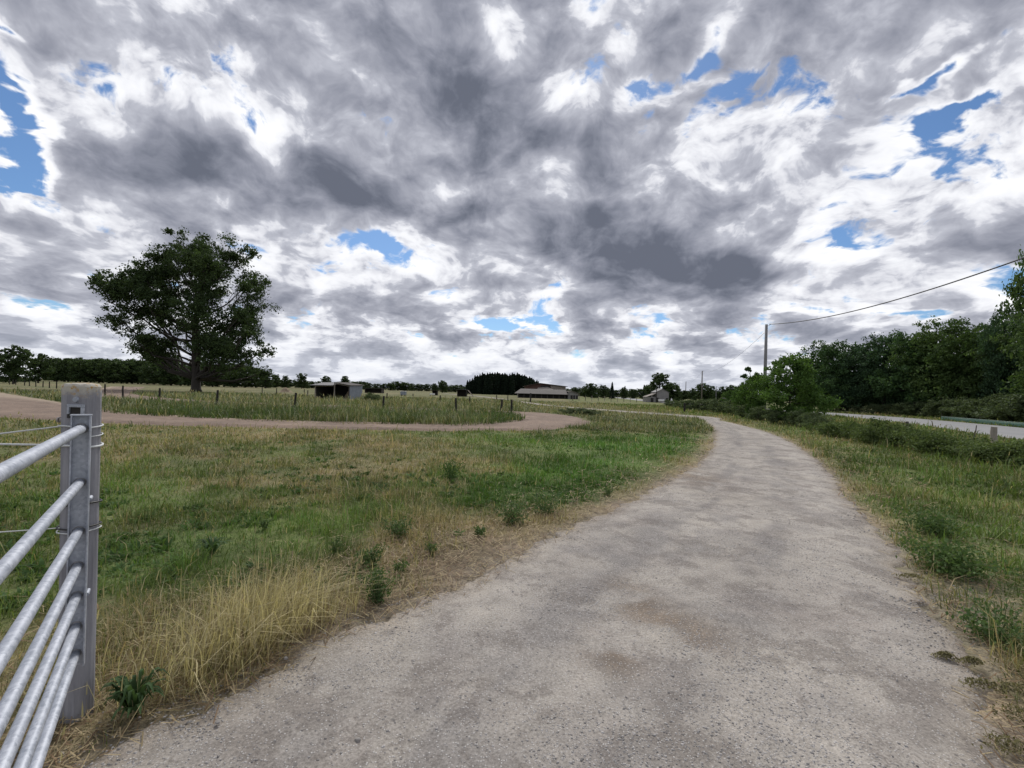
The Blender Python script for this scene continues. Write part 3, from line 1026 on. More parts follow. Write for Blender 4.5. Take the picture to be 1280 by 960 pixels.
# loose chippings on the gravel road
def pebbles(name, n, d0, d1, s0, s1, poly, mat_col, zbase=0.022):
    x, y, d = spots(n, d0, d1, 60)
    dl = np.minimum(dist_line(x, y, RL), dist_line(x, y, RR))
    ok = inside(x, y, poly) | (rng.random(n) < .8 * np.exp(-(dl / .16) ** 2))
    x, y, d = x[ok], y[ok], d[ok]
    kk = rng.random(len(x)) < np.clip(3.4 * fbm(x, y, 1.5, 4, 95) - 1.35, .07, 1)
    x, y, d = x[kk], y[kk], d[kk]
    n = len(x)
    s = np.exp(rng.uniform(math.log(s0), math.log(s1), n)) * (1 + 0.10 * d)
    base = np.array([[1, 0, 0], [-.5, .87, 0], [-.5, -.87, 0], [.5, .6, .7], [-.8, .1, .6], [.3, -.7, .65]])
    p = base[None] * (1 + rng.uniform(-.35, .35, (n, 6, 1)))
    a = rng.uniform(0, 2 * PI, n)
    ca, sa = np.cos(a)[:, None], np.sin(a)[:, None]
    q = np.stack([p[..., 0] * ca - p[..., 1] * sa, p[..., 0] * sa + p[..., 1] * ca, p[..., 2] * 0.8], -1) * s[:, None, None]
    q[..., 0] += x[:, None]
    q[..., 1] += y[:, None]
    # sit on the road's own relief
    a_, b_ = dist_line(x, y, RL), dist_line(x, y, RR)
    q[..., 2] += (road_z(x, y, a_ / (a_ + b_)) - 0.25 * s)[:, None]
    f = np.array([[3, 4, 5], [0, 1, 3], [1, 4, 3], [1, 2, 4], [2, 5, 4], [2, 0, 5], [0, 3, 5]])
    F = (np.arange(n) * 6)[:, None, None] + f[None]
    c = np.array(mat_col)[None] * rng.uniform(0.5, 1.35, (n, 1))
    o = np_mesh(name, q.reshape(-1, 3), [F.reshape(-1, 3)], M['pebble'], col=np.repeat(np.clip(c, .03, .75), 6, axis=0))
    return tag(o, kind='stuff')


def pebble_mat():
    m, t, b = material('pebbles', 0.85)
    a = t.new('ShaderNodeAttribute', attribute_name='Col')
    t.l.new(a.outputs['Color'], b.inputs['Base Color'])
    return m


M['pebble'] = pebble_mat()
pebbles('gravel', 150000, 1.45, 15.0, 0.0014, 0.0062, road_poly, (.31, .295, .285))
pebbles('loose_pebbles', 4200, 1.45, 10.0, 0.0035, 0.0095, road_poly, (.30, .285, .275))

# ------------------------------------------------------------------ trees
def leaf_quads(cen, size, rnd, droop=0.3):
    """leaf-shaped faces at the given places, each turned its own way"""
    n = len(cen)
    a = rnd.normal(0, 1, (n, 3))
    a[:, 2] -= droop
    a /= np.linalg.norm(a, axis=1)[:, None] + 1e-9
    b = rnd.normal(0, 1, (n, 3))
    b -= a * (a * b).sum(1)[:, None]
    b /= np.linalg.norm(b, axis=1)[:, None] + 1e-9
    s = size[:, None]
    nrm = np.cross(a, b)
    p = np.stack([cen - a * s * .5, cen + b * s * .30 + nrm * s * .06, cen + a * s * .55, cen - b * s * .30 + nrm * s * .06], 1)
    F = (np.arange(n) * 4)[:, None] + np.arange(4)[None]
    return p.reshape(-1, 3), F


def crown_points(lobes, n, rnd, sub=22, spread=0.30, shell=0.55):
    """lobes: (centre, (rx,ry,rz)); leaves gather in small sprays spread over every lobe, thinner inside"""
    w = np.array([l[1][0] * l[1][1] + l[1][2] * l[1][0] for l in lobes], float)
    w /= w.sum()
    out, which = [], []
    for (c, r), q in zip(lobes, w):
        m = int(n * q) + 1
        c, r = np.array(c), np.array(r)
        u = rnd.normal(0, 1, (sub, 3))
        u /= np.linalg.norm(u, axis=1)[:, None]
        rr = rnd.uniform(shell, 1.05, (sub, 1))
        sc = c + u * r * rr
        i = rnd.integers(0, sub, m)
        sr = np.linalg.norm(r) / 1.73 * spread * rnd.uniform(.6, 1.3, (sub, 1))
        out.append(sc[i] + rnd.normal(0, .55, (m, 3)) * sr[i] * np.array([1, 1, .75]))
        which.append(rnd.uniform(0, 1, sub)[i])
    return np.vstack(out), np.concatenate(which)


def limb_path(a, b, rnd, sag=0.12, k=5):
    a, b = np.array(a, float), np.array(b, float)
    L = np.linalg.norm(b - a)
    pts = []
    for t in np.linspace(0, 1, k):
        p = a + (b - a) * t
        p = p + np.array([0, 0, -sag * L * math.sin(PI * t)]) + (rnd.normal(0, .035, 3) * L if 0 < t < 1 else 0)
        pts.append(tuple(p))
    return pts


def make_tree(name, lobes, trunk, r0, nleaf, lsize, seed, c1, c2, sub=22, spread=.30, shell=.55, twigs=2, droop=.3, bark='bark', parent_loc=(0, 0, 0), limb_from=(.35, .95), min_z=None):
    """trunk: list of points; every lobe is carried by a limb that leaves the trunk"""
    rnd = np.random.default_rng(seed)
    root = empty(name, parent_loc)
    tb = MB()
    rr = random.Random(seed)
    T = spline(trunk, 5)
    k = len(T)
    rad = [r0 * (1.0 - 0.80 * i / (k - 1)) for i in range(k)]
    rad[0] *= 1.35
    tb.tube([tuple(p) for p in T], rad, 9, jit=.08, rnd=rr)
    zt0, zt1 = T[0][2], T[-1][2]
    for (c, r) in lobes:
        c = np.array(c, float)
        f = np.clip((c[2] - zt0) / (zt1 - zt0) - rr.uniform(.14, .30), limb_from[0], limb_from[1])
        i = min(int(f * (k - 1)), k - 2)
        a = T[i]
        rb = rad[i] * (.42 if nleaf < 60000 else .40)
        pth = limb_path(a, c, rnd, .10)
        tb.tube(pth, [rb, rb * .8, rb * .62, rb * .45, rb * .25], 6)
        for _ in range(twigs):
            u = rnd.normal(0, 1, 3)
            u /= np.linalg.norm(u)
            e = c + u * np.array(r) * .85
            s = np.array(pth[rr.choice([2, 3, 4])])
            tb.tube(limb_path(s, e, rnd, .05, 4), [rb * .30, rb * .22, rb * .15, rb * .07], 5)
    tb.build('trunk', M[bark], root, smooth=True)
    P, wv = crown_points(lobes, nleaf, rnd, sub, spread, shell)
    if min_z is not None:
        P[:, 2] = np.where(P[:, 2] < min_z, min_z + rnd.uniform(0, .8, len(P)), P[:, 2])
    sz = lsize * rnd.uniform(.6, 1.35, len(P))
    V, F = leaf_quads(P, sz, rnd, droop)
    t = np.clip(wv * .75 + rnd.uniform(-.25, .35, len(P)), 0, 1)[:, None]
    col = (np.array([c1]) * (1 - t) + np.array([c2]) * t) * rnd.uniform(.7, 1.3, (len(P), 1))
    np_mesh('crown', V, [F], M['leaf'], root, col=np.repeat(col, 4, axis=0))
    return root


DK1, DK2 = (.034, .056, .024), (.068, .104, .040)
MD1, MD2 = (.034, .070, .030), (.072, .125, .050)
BR1, BR2 = (.052, .102, .028), (.110, .190, .045)

# ---- the big tree standing alone in the meadow, 76 m away
BT = 76.0
mpp = BT / FOC


def bt(px, py, dy=0.0):
    p = at(px, py, BT)
    return (p.x, BT + dy, p.z)


base = bt(245, 490)
rB = random.Random(5)
big = [(240, 307, 20), (275, 314, 22), (304, 310, 9), (262, 334, 27), (298, 345, 19), (297, 378, 24), (312, 415, 19), (283, 408, 23), (297, 443, 24),
       (318, 448, 13), (268, 447, 22), (196, 336, 18), (165, 352, 18), (146, 363, 10), (182, 362, 18), (163, 387, 17), (190, 393, 18),
       (173, 430, 17), (199, 428, 15), (164, 441, 12), (222, 352, 18), (218, 316, 10), (222, 408, 12), (272, 372, 20), (328, 420, 8),
       (207, 444, 13), (186, 446, 12), (222, 294, 6), (192, 318, 8), (310, 465, 11), (250, 345, 22), (275, 395, 24), (258, 425, 20), (207, 375, 20), (290, 430, 20), (225, 385, 20), (240, 330, 22), (180, 345, 18), (300, 400, 20), (170, 405, 18), (320, 435, 10), (160, 372, 16), (278, 340, 22), (190, 440, 16), (207, 326, 16), (186, 344, 16), (214, 344, 18), (176, 376, 16), (200, 362, 20), (152, 358, 14), (205, 405, 18), (215, 430, 14), (232, 318, 16), (310, 360, 14), (322, 398, 10)]
lobes = []
for (px, py, r) in big:
    px += max(0, 215 - px) * .16
    q = bt(px, py, rB.uniform(-5.0, 5.0))
    rm = r * mpp
    rm *= 1.10
    lobes.append(((q[0] - base[0], q[1] - base[1], q[2]), (rm, rm * rB.uniform(.9, 1.3), rm * .86)))
tr = [tuple(np.array(bt(*p)) - np.array([base[0], base[1], 0])) for p in ((245, 490), (245, 470), (244, 440), (245, 405), (249, 370), (254, 335), (256, 312))]
tr[0] = (0, 0, -0.1)
o = make_tree('meadow_tree', lobes, tr, 0.74, 88000, 0.35, 11, DK1, DK2, sub=34, spread=.27, shell=.15, twigs=4, parent_loc=(base[0], base[1], 0), limb_from=(.16, .93))
tag(o, 'large spreading dark tree standing alone in the meadow, taller than all others', 'tree')


# ---- kinds of trees for the woods: built once, then copied
def round_lobes(H, Wd, trunk_h, n, seed, squash=1.0):
    r = random.Random(seed)
    out = []
    for i in range(n):
        t = (i + r.random()) / n
        z = trunk_h + (H - trunk_h) * (0.10 + 0.80 * t)
        prof = math.sin(PI * min(.97, .18 + .72 * t)) ** .7
        a = i * 2.4 + r.uniform(-.5, .5)
        q = r.uniform(.25, 1.0) * Wd * .36 * prof
        s = Wd * r.uniform(.15, .24) * (.7 + .4 * prof)
        out.append(((q * math.cos(a), q * math.sin(a), z), (s, s, s * .8 * squash)))
    return out


def proto(name, H, Wd, th, n, nleaf, ls, seed, c1, c2, r0=None, **kw):
    return make_tree(name, round_lobes(H, Wd, th, n, seed), [(0, 0, -.2), (.1, .05, H * .3), (-.1, .1, H * .6), (0, 0, H * .88)], r0 or H * .022, nleaf, ls, seed, c1, c2, **kw)


class Kind:
    """the first tree of a kind is the built one itself, every later one a copy of it and of its parts"""
    def __init__(self, root, H):
        self.root, self.H, self.used = root, H, False

    def put(self, p, h, label, group=None, wide=1.0, cat='tree', rz=None):
        s = h / self.H
        rz = random.uniform(0, 6.28) if rz is None else rz
        if not self.used:
            o = self.root
            self.used = True
            o.location, o.rotation_euler, o.scale = p, (0, 0, rz), (s * wide, s * wide, s)
        else:
            o = copy_thing(self.root, p, rz, (s * wide, s * wide, s))
        return tag(o, label, cat, group)


random.seed(21)
K_wood = [Kind(proto('broadleaf_tree', 10, 8.5, .1, 15, 5600, .52, 100 + i, DK1, DK2, min_z=.3, sub=14), 10) for i in range(3)]
K_tall = [Kind(proto('broadleaf_tree', 10, 6.0, 1.0, 13, 4200, .45, 130 + i, DK1, DK2, sub=14), 10) for i in range(1)]
K_row = [Kind(proto('hedgerow_tree', 10, 9.0, .6, 19, 21000, .25, 150 + i, ((.040, .082, .034), (.052, .092, .032), (.036, .072, .038))[i], ((.086, .148, .058), (.110, .165, .056), (.078, .132, .068))[i], min_z=.3, sub=22, shell=.4), 10) for i in range(3)]
K_bush = [Kind(proto('hedge_bush', 5, 5.2, .1, 15, 13000, .17, 170 + i, BR1, BR2, r0=.07, min_z=.05, sub=22, shell=.35), 5) for i in range(2)]
K_scrub = [Kind(proto('scrub_bush', 2, 3.2, .05, 11, 5200, .12, 190 + i, (.070, .098, .050), (.125, .160, .082), r0=.04, min_z=.03, sub=18, shell=.2), 2) for i in range(2)]


def bramble(seed, size=4200):
    return make_tree('bramble_bush', [((random.Random(seed + i).uniform(-.9, .9), random.Random(seed + i + 50).uniform(-.6, .6), random.Random(seed + i + 90).uniform(.25, .62)), (.42, .42, .30)) for i in range(10)],
                     [(0, 0, -.05), (.02, 0, .2), (0, .02, .5)], .025, size, .075, seed, (.070, .105, .038), (.135, .175, .068), sub=18, spread=.35, shell=.3, min_z=.0, limb_from=(.1, .6))


K_bram = [Kind(bramble(300), 1.0), Kind(bramble(340), 1.0)]


def make_conifer(name, H, Wd, seed, nl=2600):
    rnd = np.random.default_rng(seed)
    root = empty(name)
    tb = MB()
    tb.tube([(0, 0, -.1), (0, 0, H * .5), (0, 0, H * .98)], [H * .022, H * .014, H * .003], 7)
    tb.build('trunk', M['bark'], root)
    z = H * (0.04 + 0.96 * rnd.random(nl) ** 1.15)
    tier = np.abs(((z / H * 11) % 1) - .2)
    r = Wd / 2 * (1 - z / H) ** .8 * (1.05 - .5 * tier) * rnd.uniform(.35, 1.05, nl) + .03
    a = rnd.uniform(0, 2 * PI, nl)
    P = np.stack([r * np.cos(a), r * np.sin(a), z - r * .15], 1)
    V, F = leaf_quads(P, H * .045 * rnd.uniform(.6, 1.3, nl), rnd, .8)
    c = np.array([[.016, .027, .017]]) * rnd.uniform(.6, 1.6, (nl, 1))
    np_mesh('crown', V, [F], M['leaf'], root, col=np.repeat(c, 4, axis=0))
    return root


K_con = [Kind(make_conifer('conifer_tree', 10, 4.6, 400), 10), Kind(make_conifer('conifer_tree', 10, 4.0, 401), 10)]


def stand(kinds, px, top, d, label, group=None, wide=1.0, sink=0.0, cat='tree'):
    """a tree whose column and height are those seen from the camera, d metres out"""
    p = xz(px, d)
    h = at(px, top, d).z
    return random.choice(kinds).put(Vector((p.x, p.y, -sink)), h, label, group, wide, cat)


# left wood
LW = 'trees of the wood at the far left'
stand(K_wood, 17, 431, 108, 'broad dark tree at the left edge of the picture, rising above the wood', None, 1.15)
stand(K_wood, 48, 441, 140, 'rounded dark tree just right of the tall one at the left edge', None, 1.1)
stand(K_wood, -14, 447, 120, 'dark tree cut by the left edge of the picture', None, 1.1)
for i, px in enumerate(range(66, 214, 7)):
    stand(K_wood, px + random.uniform(-2, 2), 447 + (px - 60) * .022 + random.uniform(-2, 2.0), random.uniform(205, 250),
          'dark tree in the closed wood between the left edge and the lone tree', LW, random.uniform(1.3, 1.6))
for px, top in ((205, 447), (214, 449), (226, 455), (240, 452), (252, 450), (266, 455), (280, 454), (293, 453), (306, 455), (320, 459), (332, 464)):
    stand(K_wood, px, top, random.uniform(165, 200), 'dark tree of the wood seen behind the trunk of the lone tree', 'trees behind the lone tree', random.uniform(1.3, 1.7))
LR = 'trees of the low wood line behind the sheds'
for px, top, wd_, lab in ((344, 467.5, 1.0, 'small rounded tree first right of the lone tree'), (357, 469, .9, 'small dark tree second right of the lone tree'),
                          (377, 466, 1.15, 'rounded dark tree rising just left of the open shed'), (407, 469.5, 1.2, 'wide tree behind the roof of the open shed'),
                          (431, 469.5, 1.2, 'rounded tree behind the metal wall of the open shed'), (450, 476, .9, 'small round tree just right of the open shed')):
    stand(K_wood, px, top, 215, lab, None, wd_)
for px in range(336, 590, 9):
    top = 474.5 + (px - 336) * .030 + random.uniform(-1.6, 1.2)
    if 490 < px < 525: top -= 2
    stand(K_wood, px + random.uniform(-2, 2), top, random.uniform(240, 275), 'low dark tree in the far wood line behind the sheds', LR, random.uniform(1.9, 2.6))
stand(K_wood, 553, 475, 200, 'rounded dark tree left of the pine plantation', None, 1.2)
stand(K_wood, 543, 479, 200, 'lower dark tree beside the rounded one left of the pines', None, 1.1)
PG = 'conifers of the plantation'
px = 584.0
prof = [(584, 476), (592, 470), (598, 466.5), (610, 466), (622, 465), (634, 467), (646, 466.5), (655, 469), (662, 471), (671, 475.5)]
while px < 673:
    top = float(np.interp(px, [a for a, b in prof], [b for a, b in prof])) + random.uniform(-1.2, 1.6)
    stand(K_con, px, top, random.uniform(178, 186), 'tall dark conifer in the front of the plantation behind the barn', PG, random.uniform(.9, 1.25))
    stand(K_con, px + 1.7, top + 1.5, random.uniform(190, 200), 'dark conifer further back in the plantation behind the barn', PG, random.uniform(1.2, 1.5))
    px += 3.1
# behind the houses, middle right
for px, top, d, wd_, lab in ((731, 482.5, 170, 1.3, 'low dark tree right of the barn'), (739, 478.5, 150, 1.5, 'rounded green tree right of the barn'),
                             (754, 481, 155, 1.3, 'grey green tree between the round tree and the small conifer'), (779, 484, 160, 1.1, 'low tree right of the small conifer'),
                             (791, 486.5, 165, 1.3, 'low dark tree left of the grey hut'), (838, 477, 116, 1.5, 'rounded tree behind the right side of the grey hut'),
                             (813, 480, 118, 1.3, 'dark tree behind the left side of the grey hut'), (855, 487.5, 165, 1.3, 'low tree under the far utility poles'),
                             (866, 486, 160, 1.2, 'low dark tree left of the second utility pole'), (880, 478.5, 140, 1.5, 'tree directly behind the second utility pole'),
                             (895, 486.5, 150, 1.1, 'low tree right of the second utility pole'), (904, 482.5, 150, 1.0, 'dark tree left of the tiled roof'),
                             (915, 480.5, 150, 1.1, 'dark tree behind the tiled roof'), (848, 490, 120, 1.0, 'low green tree just right of the grey hut'),
                             (928, 482, 150, 1.2, 'dark tree behind the green bush at the bend')):
    stand(K_wood, px, top, d, lab, None, wd_)
stand(K_con, 765, 477.5, 145, 'small pointed conifer standing among the low trees right of the barn', None, 1.0)
stand(K_con, 805, 481, 165, 'slim conifer between the barn and the grey hut', None, 1.2)
stand(K_con, 781, 482.5, 175, 'tip of a slim conifer right of the small conifer', None, 1.2)
stand(K_tall, 824.5, 464, 112, 'tall loose tree rising behind the grey hut', None, 1.5)
for px in range(700, 935, 10):
    stand(K_wood, px, 484.5 + (px - 700) * .020 + random.uniform(-1.2, 1.2), random.uniform(205, 240), 'low tree in the far tree line behind the houses', 'trees of the far line behind the houses', 2.3)

# right: the row of trees beyond the paved road
for px, top, d, wd_, lab in ((1012, 446, 66, .95, 'leftmost dark tree of the row beyond the paved road'), (1040, 424, 62, 1.0, 'second dark tree from the left beyond the paved road'),
                             (1073, 428, 60, .95, 'third dark tree of the row beyond the paved road'), (1105, 414, 57, 1.0, 'middle dark tree of the row beyond the paved road'),
                             (1143, 412, 53, .95, 'dark tree right of the middle of the row beyond the paved road'), (1186, 396, 50, 1.0, 'tall dark tree of the row with a feathery top'),
                             (1228, 402, 47, .95, 'dark tree left of the tallest tree at the right edge'), (1266, 378, 43, .6, 'green tree in front of the tallest tree at the right edge')):
    stand(K_row, px, top, d, lab, None, wd_)
stand(K_row, 1330, 255, 40, 'tallest tree of the row, cut by the right edge of the picture', None, .42)
for px, top, d in ((1335, 360, 36), (1390, 350, 33)):
    stand(K_row, px, top, d, 'dark roadside tree beyond the right edge of the picture', 'roadside trees past the right edge', .9)
for px, top, d, wd_ in ((1030, 470, 72, 1.6), (1060, 468, 70, 1.6), (1095, 462, 66, 1.6), (1130, 460, 62, 1.6), (1170, 455, 59, 1.6), (1215, 450, 56, 1.6), (1260, 445, 52, 1.6)):
    stand(K_row, px, top, d, 'low dark tree filling the back of the row beyond the paved road', 'back trees beyond the paved road', wd_)
# scrub along the far side of the paved road
for i, px in enumerate(range(1052, 1330, 20)):
    d = float(np.interp(px, [1050, 1140, 1220, 1290], [60, 49.5, 42, 35.5])) + random.uniform(.3, 1.8)
    stand(K_scrub, px, float(np.interp(px, [1050, 1150, 1200, 1230, 1290], [505, 503, 500, 494, 490])) + random.uniform(-3, 3), d,
          'grey green scrub at the foot of the trees beyond the paved road', 'scrub along the far side of the paved road', random.uniform(1.0, 1.5), cat='bush')
# bushes at the bend of the gravel road
stand(K_bush, 986, 441, 28.5, 'large bright green bush beside the bend of the gravel road', None, .98, cat='bush')
stand(K_bush, 1006, 468, 31, 'darker bush against the right side of the large bright bush', None, .6, cat='bush')
stand(K_bush, 947, 465, 34, 'bright bush just right of the utility pole foot', None, .8, cat='bush')
stand(K_bush, 931, 478, 38, 'lower bright bush left of the utility pole', None, .95, cat='bush')
stand(K_bush, 914, 487, 44, 'small bright bush at the left end of the bushes by the bend', None, 1.0, cat='bush')
# loose sprig above the bushes
root = empty('sapling', xz(938, 36))
hs = at(934, 459, 36).z
tb = MB()
tb.tube([(0, 0, 0), (.1, 0, hs * .5), (-.1, 0, hs * .93)], [.04, .03, .012], 6)
rnd = np.random.default_rng(77)
for q in ((-.35, .82), (.35, .80), (-.2, .93), (.5, .72)):
    tb.tube([(0, 0, hs * (q[1] - .12)), (q[0] * .6, .1, hs * (q[1] - .03)), (q[0] * 1.3, .1, hs * q[1])], [.02, .014, .006], 5)
tb.build('trunk', M['bark'], root)
P, wv = crown_points([((-.45, 0, hs * .82), (.35, .3, .25)), ((.4, 0, hs * .80), (.35, .3, .22)), ((-.2, 0, hs * .96), (.35, .3, .25)), ((.65, .1, hs * .73), (.35, .3, .3)), ((0, 0, hs * .66), (.5, .4, .4))], 900, rnd, 8, .3, .2)
V, F = leaf_quads(P, .20 * rnd.uniform(.6, 1.3, len(P)), rnd)
np_mesh('crown', V, [F], M['leaf'], root, col=np.repeat(np.array([MD1]) + (np.array([MD2]) - np.array([MD1])) * rnd.random((len(P), 1)), 4, axis=0))
tag(root, 'thin sapling with a loose top poking above the bushes left of the utility pole', 'sapling')
# tall grassy scrub between the bushes and the road
for px, d, h in ((836, 64, .95), (845, 60, 1.0), (854, 55, 1.05), (862, 50, 1.15), (874, 49, 1.25), (886, 48, 1.3), (898, 45, 1.3), (909, 42, 1.2), (920, 39, 1.2), (934, 35, 1.1), (950, 32, 1.0), (968, 28, .9), (1000, 25.5, .9), (1020, 24, .9)):
    p = xz(px, d)
    random.choice(K_scrub).put(p, h, 'low soft green scrub along the outer side of the gravel bend', 'low scrub along the gravel bend', 1.3, 'bush')
for px, d, h, lab in ((712, 33.6, .42, 'left one of the green weed thickets beyond the track turn'), (727, 33.2, .46, 'middle one of the green weed thickets beyond the track turn'), (742, 32.5, .40, 'right one of the green weed thickets beyond the track turn'),
                      (463, 47.5, 1.0, 'green nettle thicket against the metal wall of the open shed'), (472, 47.8, .8, 'lower green thicket right of the one against the shed')):
    random.choice(K_scrub).put(xz(px, d), h, lab, None, 2.6 if px > 700 else 1.0, 'bush')
# brambles between the two roads
for i, (px, d, h) in enumerate(((1030, 21, .75), (1050, 19.5, .8), (1072, 18.3, .85), (1096, 17.0, .98), (1112, 16.2, .95), (1132, 15.6, .75), (1152, 14.9, .72), (1172, 14.2, .78), (1192, 13.8, .76),
                                (1212, 13.1, .68), (1232, 12.6, .66), (1254, 12.0, .66), (1276, 11.5, .66), (1300, 11.0, .7))):
    p = xz(px, d)
    lab = 'largest leafy bramble between the gravel road and the paved road' if i == 3 else 'low bramble in the hedge between the gravel road and the paved road'
    h *= random.uniform(.75, 1.15) if i != 3 else 1.0
    p.y += random.uniform(-.5, .5)
    random.choice(K_bram).put(p, h, lab, None if i == 3 else 'brambles between the two roads', random.uniform(.95, 1.2) / max(h, .5) * .85, 'bush')


# ---- single plants in the grass near the viewer
def leafy_plant(p, h, r, n, ls, seed, label, c1, c2, stems=7, up=.6):
    root = empty('weed_plant', p)
    rnd = np.random.default_rng(seed)
    tb = MB()
    tips = []
    for i in range(stems):
        a = 2 * PI * i / stems + rnd.uniform(-.4, .4)
        q = r * rnd.uniform(.2, .9)
        e = (q * math.cos(a), q * math.sin(a), h * rnd.uniform(.6, 1.0))
        tb.tube([(0.01 * math.cos(a), .01 * math.sin(a), -.05), (e[0] * .45, e[1] * .45, e[2] * .6), e], [.005, .004, .002], 5)
        tips.append(e)
    tb.build('stem', M['stem'], root)
    tips = np.array(tips)
    i = rnd.integers(0, stems, n)
    t = rnd.uniform(.0, 1.05, (n, 1))
    P = tips[i] * np.concatenate([t * .8 + .1, t * .8 + .1, t], 1) + rnd.normal(0, 1, (n, 3)) * np.array([.04, .04, .02]) * (r / .2)
    P[:, 2] = np.maximum(P[:, 2], 0.0)
    V, F = leaf_quads(P, ls * rnd.uniform(.6, 1.4, n), rnd, -.1)
    c = np.array([c1]) + (np.array([c2]) - np.array([c1])) * rnd.random((n, 1))
    np_mesh('leaves', V, [F], M['leaf'], root, col=np.repeat(c, 4, axis=0))
    return tag(root, label, 'plant')


M['stem'] = mottled('plant_stem', (.06, .10, .03), (.10, .14, .05), 20, 3, .7, 0)
W1, W2 = (.062, .108, .042), (.108, .165, .064)
leafy_plant(gp(472, 752), .26, .14, 900, .020, 1, 'dense dark green leafy weed at the left edge of the gravel road', W1, W2)
leafy_plant(gp(463, 707), .18, .16, 700, .022, 2, 'lower leafy weed just behind the dense dark one by the road edge', W1, W2)
leafy_plant(gp(640, 652), .22, .34, 900, .026, 3, 'spreading green weed on the dry strip along the gravel road', W1, W2)
leafy_plant(gp(683, 640), .24, .34, 900, .026, 4, 'green weed clump further along the dry strip, left of the road', W1, W2)
leafy_plant(gp(1186, 716), .30, .40, 2200, .030, 5, 'wide green weed clump on the verge right of the gravel road', (.065, .115, .040), (.115, .175, .065), 11)
leafy_plant(gp(1163, 668), .26, .38, 1500, .030, 6, 'dark green weed clump behind the wide one on the right verge', W1, W2, 9)
leafy_plant(gp(1240, 800), .20, .26, 1000, .026, 7, 'dark green weed at the road side, right edge of the picture', W1, W2, 8)
leafy_plant(gp(563, 598), .35, .30, 700, .032, 8, 'tall thin green weed in the bright grass patch', (.05, .10, .03), (.09, .15, .05), 7)
for i, (px, py, lab) in enumerate(((540, 690, 'small weed on the dry strip between the road edge weeds and the spreading weed'), (395, 745, 'small green weed in the straw left of the road edge weeds'), (420, 690, 'low weed in the meadow left of the lower leafy weed'),
                                   (600, 668, 'low green weed on the dry strip left of the spreading weed'), (330, 660, 'low weed in the green grass behind the tall straw'), (760, 618, 'small weed at the far end of the dry strip'), (500, 715, 'tiny weed between the road and the dense dark weed'))):
    leafy_plant(gp(px, py), .09 + .02 * (i % 3), .10 + .03 * (i % 2), 260, .020 + .004 * (i % 2), 80 + i, lab, (.075, .120, .046), (.125, .175, .07), 6)
leafy_plant(gp(498, 668), .16, .22, 700, .024, 9, 'small weed in the meadow behind the road edge weeds', W1, W2)


def rosette(p, r, h, n, seed, label):
    """long tongue-shaped leaves rising from one crown"""
    root = empty('dock_plant', p)
    rnd = np.random.default_rng(seed)
    V, F, C, k = [], [], [], 0
    for i in range(n):
        a = rnd.uniform(0, 2 * PI)
        L = r * rnd.uniform(.6, 1.15)
        hh = h * rnd.uniform(.5, 1.1)
        wd = L * rnd.uniform(.045, .075)
        c = np.array([.050, .088, .036]) * rnd.uniform(.7, 1.5)
        for j, t in enumerate(np.linspace(0, 1, 6)):
            rr, zz = L * t, hh * math.sin(t * 2.2) * .95
            w_ = wd * math.sin(PI * (.08 + .92 * t)) + .002
            for s in (-1, 0, 1):
                V.append((rr * math.cos(a) - s * w_ * math.sin(a), rr * math.sin(a) + s * w_ * math.cos(a), zz - .03 + abs(s) * w_ * .35))
                C.append(c)
        for j in range(5):
            for s in range(2):
                b = k + j * 3 + s
                F.append((b, b + 1, b + 4, b + 3))
        k += 18
    np_mesh('leaves', np.array(V), [np.array(F)], M['leaf'], root, col=np.array(C), smooth=True)
    return tag(root, label, 'plant')


rosette(gp(168, 893), .12, .22, 60, 3, 'dark green rosette of long leaves at the foot of the gate post')
rosette(gp(265, 690), .15, .14, 40, 4, 'green rosette of broad leaves in the grass behind the tall straw')


def mat_plant(p, r, seed, label, group):
    root = empty('mat_plant', p)
    rnd = np.random.default_rng(seed)
    n = 330
    a, q = rnd.uniform(0, 2 * PI, n), r * np.sqrt(rnd.random(n)) * (1 + .3 * rnd.normal(0, 1, n))
    P = np.stack([q * np.cos(a) * 1.5, q * np.sin(a) * .8, .015 + .03 * rnd.random(n) * np.clip(1.3 - q / r, .1, 1)], 1)
    V, F = leaf_quads(P, .013 * rnd.uniform(.6, 1.4, n), rnd, -.3)
    c = np.array([[.165, .150, .088]]) * rnd.uniform(.5, 1.6, (n, 1))
    np_mesh('leaves', V, [F], M['leaf'], root, col=np.repeat(c, 4, axis=0))
    return tag(root, label, 'plant', group)


for i, (px, py, r, lab) in enumerate(((1138, 725, .09, 'single dark mat of plants at the road edge beside the wide weed clump'), (1181, 826, .05, 'smallest grey green mat plant on the sandy road side'),
                                      (1214, 833, .06, 'flat mat plant right of the smallest one on the sandy road side'), (1226, 862, .085, 'dark mat plant below the two small ones on the sandy road side'),
                                      (1272, 900, .11, 'brownish mat plant at the lower right corner'), (1262, 940, .10, 'lowest mat plant at the lower right corner'),
                                      (1268, 868, .10, 'mat plant at the right edge above the lower right corner'))):
    p = gp(px, py)
    p.z = 0.012
    mat_plant(p, r * .72, 50 + i, lab, 'mat plants along the right road side')

